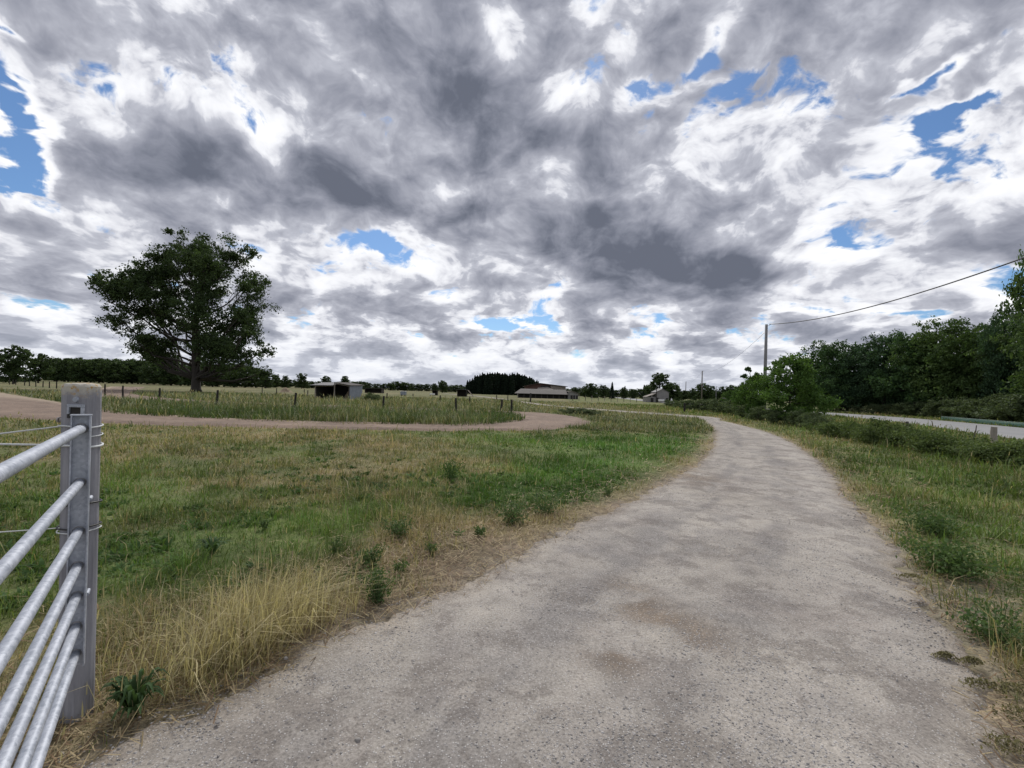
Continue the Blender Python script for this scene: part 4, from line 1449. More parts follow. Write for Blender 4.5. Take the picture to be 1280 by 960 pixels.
# ------------------------------------------------------------------ gate post, gate and its wires
PD = 2.08
pb = xz(100, PD)
pb.x = at(96, 860, PD).x
root = empty('gate_post', (pb.x, PD, 0))
m = MB()
rr = random.Random(3)
nseg, nz = 20, 26
top_z = at(105, 483, PD).z
lean = at(105, 480, PD).x - at(102, 870, PD).x
ring0 = len(m.v)
for j in range(nz + 1):
    t = j / nz
    z = -0.3 + (top_z + .3) * t
    rad = .062 + .007 * max(0, z) / 1.5
    for k in range(nseg):
        a = 2 * PI * k / nseg
        # flattened on the gate side, slightly irregular
        r = rad * (1 + .018 * math.sin(3 * a + 1.1) + rr.uniform(-.006, .006))
        x_, y_ = r * math.cos(a), r * math.sin(a)
        y_ = max(y_, -.052)
        m.v.append((x_ + lean * max(z, 0) / top_z * .5, y_, z))
for j in range(nz):
    for k in range(nseg):
        a, b = ring0 + j * nseg + k, ring0 + j * nseg + (k + 1) % nseg
        m.f.append((a, b, b + nseg, a + nseg))
# sawn, slightly domed top
tr0 = ring0 + nz * nseg
for s, dz_ in ((.88, .010), (.45, .016)):
    k0 = len(m.v)
    for k in range(nseg):
        v = m.v[tr0 + k] if s == .88 else m.v[tr0 + k]
        cxp = lean * .5
        m.v.append((cxp + (v[0] - cxp) * s, v[1] * s, top_z + dz_ + rr.uniform(-.002, .002)))
    prev = tr0 if s == .88 else k0 - nseg
    for k in range(nseg):
        m.f.append((prev + k, prev + (k + 1) % nseg, k0 + (k + 1) % nseg, k0 + k))
m.f.append(tuple(k0 + k for k in range(nseg)))
shaft = m.build('shaft', M['post'], root, smooth=False)
# iron catch let into the post
c = MB()
zc = at(106, 512, PD).z - 0.0
c.box((-.022, -.063, zc + .013), (.050, -.050, zc + .026))
c.box((-.022, -.063, zc - .018), (-.012, -.050, zc + .013))
c.box((.040, -.063, zc - .018), (.050, -.050, zc + .013))
c.build('catch_plate', M['galv'], root, bevel=.0015)
c = MB()
c.box((-.012, -.0545, zc - .016), (.040, -.050, zc + .012))
c.build('slot_shade', M['dark'], root)  # dark box on the post face; the slot's shade is put into its colour
c = MB()
c.box((-.024, -.0575, zc - .036), (.046, -.050, zc - .019))
c.build('slot_shade', M['dark'], root)  # second dark box, painting the shade of the lower slot
c = MB()
zb = at(106, 499, PD).z
c.tube([(.012, -.050, zb), (.012, -.060, zb)], [.013, .011], 12)
c.build('bolt', M['galv'], root, smooth=False)
c = MB()
zi = at(76, 524, PD).z
c.tube([(-.082, -.03, zi), (-.062, -.02, zi)], [.010, .010], 10)
c.tube([(-.089, -.03, zi), (-.082, -.03, zi)], [.013, .013], 10)
c.build('insulator', M['ceramic'], root)
c = MB()
zk = at(112, 573, PD).z
c.box((.040, -.062, zk - .013), (.056, -.042, zk + .013))
c.build('insulator', M['black_plastic'], root, bevel=.003)
tag(root, 'thick weathered grey post with lichen on its top, beside the metal gate', 'gate post')

# the gate: seven galvanised tubes welded to an upright
gd = Vector((0.76, -1.0, 0)).normalized()          # from the post towards the camera side
gs = at(100, 600, 1.955)
G0 = Vector((gs.x, 1.955, 0))
groot = empty('tube_gate', G0)
zs = [1.335, 1.10, .888, .735, .605, .472, .352]
st = MB()
Mg = Matrix(((gd.x, -gd.y, 0, 0), (gd.y, gd.x, 0, 0), (0, 0, 1, 0), (0, 0, 0, 1)))   # local x along the gate, local y across it
gn = Vector((-gd.y, gd.x, 0))
# channel-shaped upright, open towards the gate
for lo, hi in (((-.006, -.032, .30), (0.0, .032, 1.392)), ((.0, -.032, .30), (.024, -.027, 1.392)), ((.0, .027, .30), (.024, .032, 1.392)), ((-.008, -.034, 1.392), (.026, .034, 1.397))):
    st.box(lo, hi, Mg)
up_o = st.build('upright', M['galv'], groot)
GL = 3.4
M['weld'] = mottled('weld', (.22, .22, .23), (.36, .35, .34), 60, 4, .6, .4, .3, bdist=.002)
for i, z in enumerate(zs):
    r = .0190 if i == 0 else .0172
    t = MB()
    pts = [gd * (0.002 + GL * k / 14) + Vector((0, 0, z - .006 * math.sin(PI * k / 14))) for k in range(15)]
    t.tube(pts, r, 16)
    ro = t.build('rail', M['galv'], groot, smooth=True)
    wb = MB()
    wb.tube([gd * .001 + Vector((0, 0, z)), gd * .006 + Vector((0, 0, z))], [r * 1.22, r * 1.06], 14, jit=.07, rnd=random.Random(i))
    wb.build('weld_bead', M['weld'], ro)
st = MB()
for lo, hi in (((GL - .03, -.036, .30), (GL + .006, .036, 1.392)),):
    st.box(lo, hi, Mg)
st.build('upright', M['galv'], groot, bevel=.004)
b_ = MB()
for z in (.60, 1.02):
    b_.tube([Vector((0, 0, z)) + gn * .030 + gd * (-.006), Vector((0, 0, z)) + gn * .030 + gd * (-.060)], [.009, .009], 8)
b_.build('hinge_pin', M['galv'], groot)
tag(groot, 'galvanised field gate of seven round tubes standing open beside the road', 'gate')


def wire(name, pts, r, mat, label, cat='wire', group=None, n=6):
    o = MB()
    o.tube(pts, r, n)
    ob = o.build(name, M[mat], smooth=True)
    return tag(ob, label, cat, group)


def around(z, start, turns, r=.0745, n=40):
    """a strand wound round the post"""
    out = []
    for i in range(n + 1):
        a = start + turns * 2 * PI * i / n
        x_, y_ = r * math.cos(a), r * math.sin(a)
        y_ = max(y_, -.058)
        out.append((pb.x + lean * z / top_z * .5 + x_, PD + y_, z + .004 * math.sin(a * 2 + z * 9)))
    return out


PL = Vector((-8.2, 1.15, 0))                       # the next post of this fence stands out of sight on the left


def strand(za, zb, dip=0.03, kink=None, yoff=0.0):
    a = Vector((pb.x - .072, PD - .02 + yoff, za))
    b = Vector((PL.x, PL.y, zb))
    out = []
    for i in range(25):
        t = i / 24
        p = a.lerp(b, t) + Vector((0, 0, -dip * math.sin(PI * t) - (kink or 0) * (1 - math.exp(-t * 60))))
        out.append(tuple(p))
    return out


z1 = at(125, 533, PD).z
wire('fence_wire', around(z1, 0, -.5)[::-1][:0] + list(reversed(strand(z1 - .005, z1 - .045, .01, .035)))[:-1] + around(z1, PI, 1.15), .0035, 'cord', 'uppermost white strand tied round the gate post, running left', 'fence wire')
z2 = at(125, 544, PD).z
wire('fence_wire', around(z2, PI, 1.3), .0025, 'cord', 'thin white loop tied round the gate post just under the uppermost strand', 'fence wire')
z3 = at(125, 557, PD).z
wire('fence_tape', list(reversed(strand(z3 + .005, z3 - .02, .01, .0)))[:-1] + around(z3, PI, 1.15), .0050, 'cord', 'broad white tape behind the top gate tube, running left', 'fence wire')
z4 = at(120, 662, PD).z
wire('fence_wire', list(reversed(strand(z4, z4 - .10, .01)))[:-1] + around(z4, PI, 1.2), .0030, 'cord', 'lowest pale strand behind the gate tubes, running left from the post', 'fence wire')
wire('wire_loop', around(at(120, 628, PD).z, PI, 1.0), .004, 'black_plastic', 'black loop round the middle of the gate post', 'wire')
wire('wire_loop', around(at(120, 657, PD).z, PI * .9, 1.0), .0035, 'black_plastic', 'black loop just above the lowest strand on the gate post', 'wire')


# ------------------------------------------------------------------ fence posts
def fence_post(px, d, h, label, group=None, w=.10, leanx=0.0, mat='post_dark', seed=0):
    p = xz(px, d)
    r = random.Random(int(px * 10) + seed)
    m = MB()
    k = w / 2
    m.tube([(0, 0, -.3), (leanx * .3, 0, h * .3), (leanx * .7, r.uniform(-.02, .02), h * .7), (leanx, 0, h)], [k * 1.05, k, k * .97, k * .9], 9, jit=.06, rnd=r)
    o = m.build('fence_post', M[mat])
    o.location = p
    return tag(o, label, 'fence post', group)


FP = 'dark fence posts along the riding track'
for px, d, h, lx, lab in ((640, 30, .98, 0, 'dark fence post nearest the inner tip of the track loop'), (627, 29, 1.0, .05, 'leaning dark fence post second from the tip of the track loop'),
                          (571, 28.8, 1.02, -.05, 'dark fence post below the small shelter with the lean-to'), (479.5, 28.5, 1.02, .03, 'dark fence post just right of the open shed'),
                          (369, 27.6, 1.08, .06, 'dark fence post left of the open shed, leaning right'), (271.5, 28.5, 1.10, .05, 'dark fence post right of the lone tree trunk'),
                          (200, 33.5, 1.05, 0, 'dark fence post left of the lone tree trunk'), (154, 38, 1.1, 0, 'dark fence post right of the gate post'),
                          (131.5, 41.5, 1.15, 0, 'dark fence post showing directly beside the right edge of the gate post')):
    fence_post(px, d, h, lab, FP, .135, lx)
for px, d, h in ((71, 70, 1.05), (62, 73, 1.05), (54, 77, 1.1), (45, 80, 1.15), (37, 84, 1.05), (31, 88, 1.1), (20, 93, 1.1), (16.5, 97, 1.1), (12, 94, 1.5)):
    fence_post(px, d, h, 'small dark fence post in the row left of the gate post, running to the wood', 'small posts running to the wood at the left', .15)
MP = 'small posts out in the middle of the meadow'
for px, d, h, lab in ((484, 56, .9, 'small post behind the tall one right of the open shed'), (516.5, 58, .85, 'small post in front of the grey box'),
                      (550.5, 52, .85, 'small post left of the shelter with the lean-to, in mid meadow'), (587.5, 48, .85, 'small post under the shelter with the lean-to'),
                      (346, 72, 1.0, 'small post beside the brown heap, on its left'), (380.5, 66, 1.0, 'small post left of the shed, behind the leaning one'),
                      (385, 62, .9, 'thin small post close to the left side of the shed'), (328, 76, 1.0, 'small post between the lone tree and the brown heap'),
                      (621, 62, .95, 'small post behind the pair at the track loop tip'), (635, 66, 1.0, 'small post behind the last one at the track loop tip')):
    fence_post(px, d, h, lab, MP, .13)
fence_post(663.5, 66, 1.35, 'dark post in front of the barn, left of its middle', None, .22)
fence_post(856, 44, .86, 'short thick dark post where the gravel road disappears', None, .20, .02)
fence_post(820.6, 95, 3.0, 'tall thin dark post in front of the grey hut', None, .17)
for i, px in enumerate(range(716, 806, 8)):
    fence_post(px, 92 + (i % 3), 1.1, 'thin post of the paddock fence between the barn and the grey hut', 'paddock fence posts beside the barn', .12, mat='pale_wood' if i % 2 else 'old_wood')
fence_post(1243.5, 17.2, .70, 'thick grey wooden stump post beside the paved road at the right', None, .20, .0, 'pale_wood')
fence_post(1135, 21.5, .62, 'short dark stump post among the brambles beside the paved road', None, .15, -.02, 'old_wood')
fence_post(1217, 17.6, .72, 'thin leaning rod left of the thick stump post', None, .035, .14, 'old_wood')

# ------------------------------------------------------------------ open shed in the meadow
c0 = xz(437, 49.5)            # the near corner with the sheet-metal side
SW, SD = 3.75, 4.6
sx = math.atan2(4.2 - 0, 49.5)
root = empty('open_shed', (c0.x, c0.y, 0), 0.02)
# local x runs left from the corner along the open front (negative), local y runs back
fl = MB(); zf = 1.92
wm = MB()
for k in range(30):                       # corrugated side wall
    y0, y1 = SD * k / 30, SD * (k + 1) / 30
    o0, o1 = (.02 if k % 2 else -.02), (-.02 if k % 2 else .02)
    zt0, zt1 = 1.62 + .10 * y0 / SD, 1.62 + .10 * y1 / SD
    wm.add([(o0, y0, -.1), (o1, y1, -.1), (o1, y1, zt1), (o0, y0, zt0)], [(0, 1, 2, 3)])
wm.build('side_wall', M['tin'], root)
bw = MB()
bw.box((-SW - .02, SD - .06, -.1), (-.05, SD, 1.75))
bw.build('back_wall', M['plank'], root)
bw = MB()
bw.box((-SW - .05, .25, -.1), (-SW, SD - .07, 1.75))
bw.build('side_wall', M['plank'], root)
for xx, hh in ((-SW, 1.60), (-SW * .44, 1.93), (-.06, 1.66)):
    pp = MB()
    pp.tube([(xx, .02, -.2), (xx, .02, hh)], [.075, .065], 8)
    pp.build('post', M['pale_wood'] if xx < -.1 else M['plank'], root)
rf = MB()
xm = -SW * .44


def slab(m_, a, b, c_, d_, th=.05):
    q = [Vector(v) for v in (a, b, c_, d_)]
    m_.add([tuple(v) for v in q] + [tuple(v - Vector((0, 0, th))) for v in q], [(0, 1, 2, 3), (7, 6, 5, 4), (0, 4, 5, 1), (1, 5, 6, 2), (2, 6, 7, 3), (3, 7, 4, 0)])


slab(rf, (-SW - .35, -.5, 1.62), (xm - .04, -.5, 1.66), (xm - .04, SD * .55, 2.02), (-SW - .2, SD * .55, 1.97))
rf.build('roof', M['tin_roof'], root)
rf = MB()
slab(rf, (xm, -.30, 2.00), (.22, -.30, 1.70), (.22, SD + .2, 1.78), (xm, SD + .2, 2.05))
rf.build('roof', M['plank'], root)
rf = MB()
slab(rf, (-SW - .2, SD * .555, 1.96), (xm - .04, SD * .555, 2.0), (xm - .04, SD + .2, 1.80), (-SW - .2, SD + .2, 1.76))
rf.build('roof', M['tin_roof'], root)
bm_ = MB()
bm_.tube([(xm, -.02, 1.87), (0, -.02, 1.60)], [.05, .05], 6)
bm_.tube([(-SW, -.02, 1.52), (xm, -.02, 1.58)], [.045, .045], 6)
bm_.build('beam', M['pale_wood'], root)
tag(root, 'low open-fronted dark shed with a bluish sheet metal side wall', 'shed')


def heap(name, p, rx, ry, h, mat, label, cat, seed, skew=0.0):
    r = np.random.default_rng(seed)
    n, q = 22, 9
    V = [(0 + skew * rx, 0, h)]
    for j in range(1, q + 1):
        t = j / q
        for k in range(n):
            a = 2 * PI * k / n
            rr_ = t * (1 + .16 * math.sin(2 * a + seed) + .10 * math.sin(5 * a + 2 * seed) + r.uniform(-.05, .05))
            z = h * (math.cos(PI * t) * .5 + .5) * (1 + r.uniform(-.10, .10)) - .06 * t
            V.append((rx * rr_ * math.cos(a) + skew * rx * (1 - t), ry * rr_ * math.sin(a), z))
    F3 = np.array([(0, 1 + k, 1 + (k + 1) % n) for k in range(n)])
    F4 = np.array([(1 + j * n + k, 1 + (j + 1) * n + k, 1 + (j + 1) * n + (k + 1) % n, 1 + j * n + (k + 1) % n) for j in range(q - 1) for k in range(n)])
    o = np_mesh(name, np.array(V), [F3, F4], M[mat], smooth=True)
    o.location = p
    return tag(o, label, cat)


heap('hay_heap', Vector((c0.x - .8, c0.y + 1.6, 0)), .75, .9, 1.05, 'hay', 'brown heap of old hay under the roof of the open shed', 'heap', 3, .3)
heap('manure_heap', xz(357, 96), 1.75, 1.4, .95, 'hay', 'brown heap out in the meadow left of the open shed', 'heap', 5)


# ------------------------------------------------------------------ field shelters
def shelter(px0, px1, d, h, depth, roofmat, label, opening=True, over=.25):
    a, b = xz(px0, d), xz(px1, d)
    w_ = (b - a).length
    root = empty('field_shelter', (a + b) / 2, 0)
    m = MB()
    m.box((-w_ / 2, depth - .05, 0), (w_ / 2, depth, h - .06))
    m.build('back_wall', M['plank'], root)
    for s in (-1, 1):
        m = MB()
        x0 = s * w_ / 2
        m.box((min(x0, x0 - s * .05), 0, 0), (max(x0, x0 - s * .05), depth - .055, h - .06))
        m.build('side_wall', M['plank'], root)
    m = MB()
    slab(m, (-w_ / 2 - over, -over, h + .08), (w_ / 2 + over, -over, h + .08), (w_ / 2 + over, depth + over, h - .02), (-w_ / 2 - over, depth + over, h - .02), .06)
    m.build('roof', M[roofmat], root)
    return root, w_


r_, w_ = shelter(571.5, 583, 102, 1.55, 2.4, 'tin_roof', None)
m = MB()
slab(m, (w_ / 2 + .3, -.1, 1.5), (w_ / 2 + 1.5, -.1, .15), (w_ / 2 + 1.5, 2.3, .15), (w_ / 2 + .3, 2.3, 1.5), .06)
m.build('lean_to', M['tile'], r_)
tag(r_, 'small dark shelter with a pale roof and a brown sloping lean-to, left of the pines', 'shelter')
r_, w_ = shelter(456, 477, 122, 1.25, 2.5, 'tin_roof', None)
tag(r_, 'long low dark shelter just right of the open shed', 'shelter')
r_, w_ = shelter(540.5, 546.5, 112, 1.15, 1.6, 'plank', None)
tag(r_, 'smallest dark shelter, below the rounded tree left of the pines', 'shelter')
m = MB()
tr_ = empty('water_trough', xz(540.5, 100))
m.box((-.55, -.3, .22), (.55, .3, .55))
m.build('basin', M['white'], tr_, bevel=.04)
for sx_ in (-1, 1):
    for sy_ in (-1, 1):
        m = MB()
        m.tube([(sx_ * .45, sy_ * .22, -.1), (sx_ * .45, sy_ * .22, .23)], .04, 6)
        m.build('leg', M['pale_wood'], tr_)
tag(tr_, 'white trough in the meadow in front of the smallest shelter', 'trough')

# grey tank with a pale lid
root = empty('water_tank', xz(504.5, 95))
m = MB()
m.box((-.56, -.5, .12), (.56, .5, .84))
m.build('tank', M['tin'], root, bevel=.05)
m = MB()
m.box((-.60, -.54, .845), (.60, .54, .93))
m.build('lid', M['white'], root, bevel=.02)
m = MB()
for s in (-1, 1):
    m.box((s * .38 - .08, -.5, -.1), (s * .38 + .08, .5, .115))
m.build('base', M['old_wood'], root)
tag(root, 'grey square tank with a pale lid standing in the meadow right of the open shed', 'tank')

# ------------------------------------------------------------------ barn
BD = 112.0
def bx_(px):
    return xz(px, BD).x
X0, X1, X2 = bx_(647.5), bx_(709), bx_(723)
root = empty('barn', ((X0 + X1) / 2, BD, 0))
cxb = (X0 + X1) / 2
ze = 1.15
zr = at(690, 487.2, BD + 5).z + .1
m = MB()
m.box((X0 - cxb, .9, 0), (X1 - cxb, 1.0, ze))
m.build('open_front_shade', M['dark'], root)  # dark sheet behind the posts; its colour paints the shade of the open front
m = MB()
m.box((X0 - cxb, 1.01, 0), (X0 - cxb + .12, 9.5, ze))
m.box((X0 - cxb + .125, 9.4, 0), (X1 - cxb, 9.5, ze))
m.build('back_wall', M['render_grey'], root)
for k in range(9):
    m = MB()
    x_ = X0 - cxb + (X1 - X0) * (k + .04) / 8.4
    m.box((x_ - .07, .02, -.1), (x_ + .07, .16, ze + .02))
    m.build('post', M['old_wood'], root)
# low front roof, two tones, ridge behind
m = MB()
slab(m, (X0 - cxb - .9, -.4, ze - .05), (X1 - cxb + .2, -.4, ze - .05), (X1 - cxb + .2, 5.0, zr), (X0 - cxb + .8, 5.0, zr), .10)
m.build('roof', M['barn_roof'], root)
m = MB()
slab(m, (X0 - cxb + .8, 5.01, zr), (X1 - cxb + .2, 5.01, zr), (X1 - cxb + .2, 9.8, ze), (X0 - cxb - .2, 9.8, ze), .10)
m.build('roof', M['barn_roof'], root)
# grey gable end at the right, with dark doors
g = MB()
xa, xb = X1 - cxb + .22, X2 - cxb
yf = .3
g.add([(xa, yf, -.1), (xb, yf, -.1), (xb, yf, 1.35), ((xa + xb) / 2 - .2, yf, 1.95), (xa, yf, 1.85)], [(0, 1, 2, 3, 4)])
g.add([(xb, yf, -.1), (xb, 9.0, -.1), (xb, 9.0, 1.35), (xb, yf, 1.35)], [(0, 1, 2, 3)])
g.add([(xb, 9.0, -.1), (xa, 9.0, -.1), (xa, 9.0, 1.85), ((xa + xb) / 2 - .2, 9.0, 1.95), (xb, 9.0, 1.35)], [(0, 1, 2, 3, 4)])
g.build('gable_wall', M['render_grey'], root)
m = MB()
slab(m, (xa - .1, yf - .25, 1.90), ((xa + xb) / 2 - .2, yf - .25, 2.02), ((xa + xb) / 2 - .2, 9.2, 2.02), (xa - .1, 9.2, 1.90), .06)
slab(m, ((xa + xb) / 2 - .198, yf - .25, 2.02), (xb + .25, yf - .25, 1.36), (xb + .25, 9.2, 1.36), ((xa + xb) / 2 - .198, 9.2, 2.02), .06)
m.build('roof', M['barn_roof_pale'], root)
for k in range(3):
    m = MB()
    x_ = xa + .9 + .68 * k
    m.box((x_ - .22, yf - .05, -.05), (x_ + .22, yf - .004, .95))
    m.build('door', M['dark'], root)
tag(root, 'long low barn with a brownish roof over a dark open front', 'barn')

# the taller hall behind it
HD = 128.0
def hx(px):
    return xz(px, HD).x
xl, xp, xr = hx(657), hx(674.5), hx(707)
root = empty('farm_hall', (xp, HD, 0))
zl, zp, ze2 = at(657, 482.6, HD).z, at(674.5, 479.2, HD).z, at(707, 483.2, HD).z
a, b = xl - xp, xr - xp
m = MB()
m.add([(a, 0, 0), (b * .42, 0, 0), (b * .42, 0, zp - (zp - ze2) * .42), (0, 0, zp - .05), (a, 0, zl)], [(0, 1, 2, 3, 4)])
m.add([(a, 0, 0), (a, 0, zl), (a, 14, zl), (a, 14, 0)], [(0, 1, 2, 3)])
m.add([(a, 14, 0), (b, 14, 0), (b, 14, ze2), (0, 14, zp - .05), (a, 14, zl)], [(4, 3, 2, 1, 0)])
m.build('wall', M['red_board'], root)
m = MB()
m.add([(b * .425, .01, 0), (b, .01, 0), (b, .01, ze2 - .05), (b * .425, .01, zp - (zp - ze2) * .425 - .05)], [(0, 1, 2, 3)])
m.add([(b, .01, 0), (b, 14, 0), (b, 14, ze2 - .05), (b, .01, ze2 - .05)], [(0, 1, 2, 3)])
m.build('wall', M['barn_roof_pale'], root)
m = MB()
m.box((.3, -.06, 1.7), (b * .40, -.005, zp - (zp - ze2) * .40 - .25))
m.build('opening', M['dark'], root)  # solid dark panel on the wall, painting the shade of the open gable
for x_, w2, h2 in ((1.0, 1.5, .5), (3.4, .9, .35)):
    m = MB()
    m.box((x_ - w2 / 2, -.35, 2.15), (x_ + w2 / 2, -.08, 2.15 + h2))
    m.build('hay_bale', M['white'], root, bevel=.05)
m = MB()
slab(m, (a - .5, -.5, zl + .0), (0, -.5, zp + .12), (0, 14.5, zp + .12), (a - .5, 14.5, zl + .0), .12)
m.build('roof', M['tile'], root)
m = MB()
slab(m, (0.003, -.5, zp + .12), (b + .5, -.5, ze2 + .06), (b + .5, 14.5, ze2 + .06), (0.003, 14.5, zp + .12), .12)
m.build('roof', M['barn_roof'], root)
m = MB()
slab(m, (-1.0, -2.6, zr - .1), (b * .55, -2.6, zr - .1), (b * .30, -.05, zr + .75), (-.4, -.05, zr + .55), .08)
m.build('porch_roof', M['barn_roof_pale'], root)
tag(root, 'taller reddish brown hall with a dark open gable, behind the long barn', 'barn')

# ------------------------------------------------------------------ grey hut
D = 98.0
xa, xb, xc = xz(808.5, D).x, xz(820, D).x, xz(836, D).x
root = empty('garden_hut', ((xb + xc) / 2, D, 0))
cxh = (xb + xc) / 2
zpk = at(828, 486, D).z
zee = at(836, 490.5, D).z
m = MB()
a, b = xb - cxh, xc - cxh
for yy, rev in ((0, False), (3.2, True)):
    f = (0, 1, 2, 3, 4)
    m.add([(a, yy, -.1), (b, yy, -.1), (b, yy, zee), (0, yy, zpk - .04), (a, yy, zee)], [f[::-1] if rev else f])
m.add([(b, 0, -.1), (b, 3.2, -.1), (b, 3.2, zee), (b, 0, zee)], [(0, 1, 2, 3)])
m.add([(a, 0, -.1), (a, 3.2, -.1), (a, 3.2, zee), (a, 0, zee)], [(3, 2, 1, 0)])
m.build('wall', M['render_grey'], root)
m = MB()
slab(m, (a - .12, -.15, zee - .02), (0, -.15, zpk + .04), (0, 3.35, zpk + .04), (a - .12, 3.35, zee - .02), .06)
slab(m, (0.003, -.15, zpk + .04), (b + .12, -.15, zee - .02), (b + .12, 3.35, zee - .02), (0.003, 3.35, zpk + .04), .06)
m.build('roof', M['tin_roof'], root)
for x_, w2, z0_, z1_ in ((a + .32, .45, 0, 1.05), (b - .38, .5, .15, 1.0)):
    m = MB()
    m.box((x_ - w2 / 2, -.05, z0_), (x_ + w2 / 2, -.004, z1_))
    m.build('door', M['dark'], root)
l0 = xa - cxh
m = MB()
m.box((l0, .1, -.1), (a - .004, 2.6, 1.15))
m.build('side_room', M['render_grey'], root)
m = MB()
slab(m, (l0 - .12, -.1, 1.17), (a - .006, -.1, 1.95), (a - .006, 2.75, 1.95), (l0 - .12, 2.75, 1.17), .06)
m.build('side_roof', M['barn_roof_pale'], root)
m = MB()
m.box(((l0 + a) / 2 - .1, .05, 0), ((l0 + a) / 2 + .5, .096, .95))
m.build('door', M['dark'], root)
tag(root, 'small grey gabled hut with a lower side room, left of the utility poles', 'hut')
tr_ = empty('water_trough', xz(827, 95.5))
m = MB()
m.box((-.6, -.3, .28), (.6, .3, .66))
m.build('basin', M['white'], tr_, bevel=.05)
for sx_ in (-1, 1):
    m = MB()
    m.box((sx_ * .42 - .06, -.24, -.1), (sx_ * .42 + .06, .24, .275))
    m.build('leg', M['pale_wood'], tr_)
tag(tr_, 'white trough directly in front of the grey hut', 'trough')
heap('rubble_heap', xz(839.5, 97), .40, .5, .95, 'white', 'small white heap beside the right wall of the grey hut', 'heap', 9)

# house whose tiled roof shows behind the bushes
D = 92.0
root = empty('farm_house', (xz(909, D).x, D, 0), -.45)
z0_, z1_ = at(897, 499, D).z, at(908, 490.5, D).z
wl = xz(908, D).x - xz(899, D).x
m = MB()
m.add([(-wl, 0, -.1), (wl, 0, -.1), (wl, 0, z0_), (0, 0, z1_ - .05), (-wl, 0, z0_)], [(0, 1, 2, 3, 4)])
m.add([(wl, 8, -.1), (-wl, 8, -.1), (-wl, 8, z0_), (0, 8, z1_ - .05), (wl, 8, z0_)], [(0, 1, 2, 3, 4)])
m.add([(wl, 0, -.1), (wl, 8, -.1), (wl, 8, z0_), (wl, 0, z0_)], [(0, 1, 2, 3)])
m.add([(-wl, 8, -.1), (-wl, 0, -.1), (-wl, 0, z0_), (-wl, 8, z0_)], [(0, 1, 2, 3)])
m.build('wall', M['render_grey'], root)
m = MB()
slab(m, (-wl - .3, -.3, z0_ - .12), (0, -.3, z1_ + .06), (0, 8.3, z1_ + .06), (-wl - .3, 8.3, z0_ - .12), .12)
slab(m, (0.003, -.3, z1_ + .06), (wl + .3, -.3, z0_ - .12), (wl + .3, 8.3, z0_ - .12), (0.003, 8.3, z1_ + .06), .12)
m.build('roof', M['tile'], root)
tag(root, 'house with a brown tiled gable roof half hidden behind the bushes', 'house')

# ------------------------------------------------------------------ utility poles and their wires
def pole(p, h, label, r=.13, mat='concrete', kx=0.0):
    root = empty('utility_pole', p)
    m = MB()
    m.tube([(0, 0, -.5), (kx * .5, 0, h * .5), (kx, 0, h)], [r * 1.15, r * .95, r * .75], 12)
    m.build('shaft', M[mat], root, smooth=True)
    m = MB()
    m.tube([(kx, -.02, h - .12), (kx + .20, -.06, h - .12), (kx + .26, -.08, h - .02)], [.016, .016, .013], 6)
    m.build('bracket', M['galv'], root)
    m = MB()
    m.tube([(kx + .26, -.08, h - .03), (kx + .26, -.08, h + .03), (kx + .26, -.08, h + .07)], [.04, .048, .025], 8)
    m.build('insulator', M['ceramic'], root)
    return tag(root, label, 'utility pole')


PH = at(955.5, 405.5, 39.0).z
p1 = xz(955.5, 39.0)
pole(p1, PH, 'tall grey utility pole rising from the bushes at the bend', .145)
p2 = xz(877, 108)
h2 = at(877, 463.5, 108).z
pole(p2, h2, 'second utility pole along the line, left of the tall one', .15, 'pole_wood')
p3 = xz(857, 196)
h3 = at(857, 477, 196).z
pole(p3, h3, 'third and smaller utility pole, left of the second', .17, 'pole_wood')
p4 = xz(848.5, 262)
h4 = at(848.5, 480, 262).z
pole(p4, h4, 'farthest tiny utility pole, leftmost of the line', .2, 'concrete')
p6 = xz(895, 118)
pole(p6, at(895, 483, 118).z, 'slim pale pole among the trees right of the second utility pole', .09, 'concrete')
p0 = Vector((17.6, 8.0, 0))
pole(p0, 8.0, 'utility pole outside the picture on the right carrying the near wire', .145)


def hang(a, b, sag, r, label):
    pts = []
    for i in range(41):
        t = i / 40
        p = a.lerp(b, t)
        p.z -= 4 * sag * t * (1 - t)
        pts.append(tuple(p))
    return wire('utility_wire', pts, r, 'cable', label, 'wire', 'wires of the utility line')


A = p1 + Vector((.26, -.08, PH + .02))
hang(A, Vector((p0.x + .26, p0.y, 7.95)), 1.05, .028, 'thick black wire sweeping from the tall pole to the upper right')
hang(p1 + Vector((-.1, .1, PH - .72)), p2 + Vector((.2, 0, h2 - .2)), 1.15, .012, 'thin wire sagging from the tall pole to the second pole')
hang(p2 + Vector((0, 0, h2 - .1)), p3 + Vector((0, 0, h3 - .1)), 1.2, .012, 'thin wire between the second and the third utility pole')

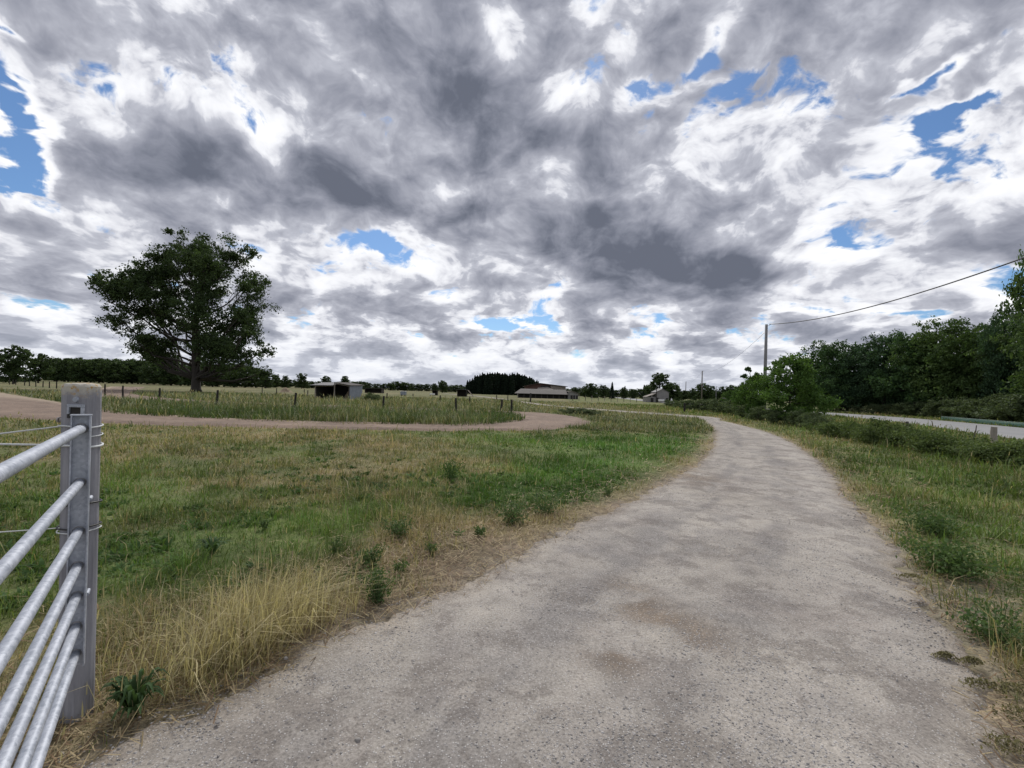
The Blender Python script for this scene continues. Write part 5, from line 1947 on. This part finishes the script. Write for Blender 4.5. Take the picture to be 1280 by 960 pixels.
# ------------------------------------------------------------------ green net along the far side of the paved road
line = [(40.3, 42.0), (39.6, 39.5), (36.2, 31.0), (34.1, 26.8), (31.5, 21.5), (29.0, 16.0)]
L = spline(line, 6)
root = empty('net_fence', (L[0][0], L[0][1], 0))
nv, nf = [], []
for i, (x_, y_) in enumerate(L):
    for j in range(4):
        nv.append((x_ - L[0][0], y_ - L[0][1], -.05 + .33 * j / 3 + .02 * math.sin(i * 1.7) * (j == 3)))
for i in range(len(L) - 1):
    for j in range(3):
        b = i * 4 + j
        nf.append((b, b + 4, b + 5, b + 1))
o = np_mesh('netting', np.array(nv), [np.array(nf)], M['net'], root)
sol = o.modifiers.new('thickness', 'SOLIDIFY')
sol.thickness = .012
m = MB()
m.tube([(x_ - L[0][0], y_ - L[0][1], .30) for x_, y_ in L], .018, 6)
m.build('top_rope', M['net_rope'], root)
for i in range(0, len(L), 4):
    m = MB()
    m.tube([(L[i][0] - L[0][0] + .03, L[i][1] - L[0][1], -.2), (L[i][0] - L[0][0] + .03, L[i][1] - L[0][1], .60)], .022, 6)
    m.build('stake', M['old_wood'], root)
tag(root, 'low green net with a pale top rope along the far side of the paved road', 'net fence')


# ------------------------------------------------------------------ loose stones on the gravel
def stone(px, py, s, seed, label):
    r = np.random.default_rng(seed)
    bm = bmesh.new()
    bmesh.ops.create_icosphere(bm, subdivisions=2, radius=1)
    ax = r.normal(0, 1, (5, 3))
    for v in bm.verts:
        c = np.array(v.co)
        f = 1.0
        for q in ax:
            q = q / np.linalg.norm(q)
            f = min(f, .72 / max(.3, float(c @ q)) if c @ q > .72 else f)
        c = c * f * np.array([1.25, .9, .72])
        v.co = Vector(c * s)
    me = bpy.data.meshes.new('loose_stone')
    bm.to_mesh(me)
    bm.free()
    me.materials.append(M['stone'])
    o = link(bpy.data.objects.new('loose_stone', me))
    p = gp(px, py)
    o.location = (p.x, p.y, .022 + s * .45)
    o.rotation_euler = (0, 0, r.uniform(0, 6))
    return tag(o, label, 'stone')


stone(447, 933, .0125, 1, 'dark stone lying on the gravel near the lower edge, right of the paler one')
stone(378, 928, .0085, 2, 'pale small stone on the gravel near the lower edge, left of the dark one')
stone(357, 829, .012, 3, 'grey stone at the left margin of the gravel road below the straw')
stone(272, 910, .011, 4, 'flat stone among the coarse gravel at the lower left road margin')
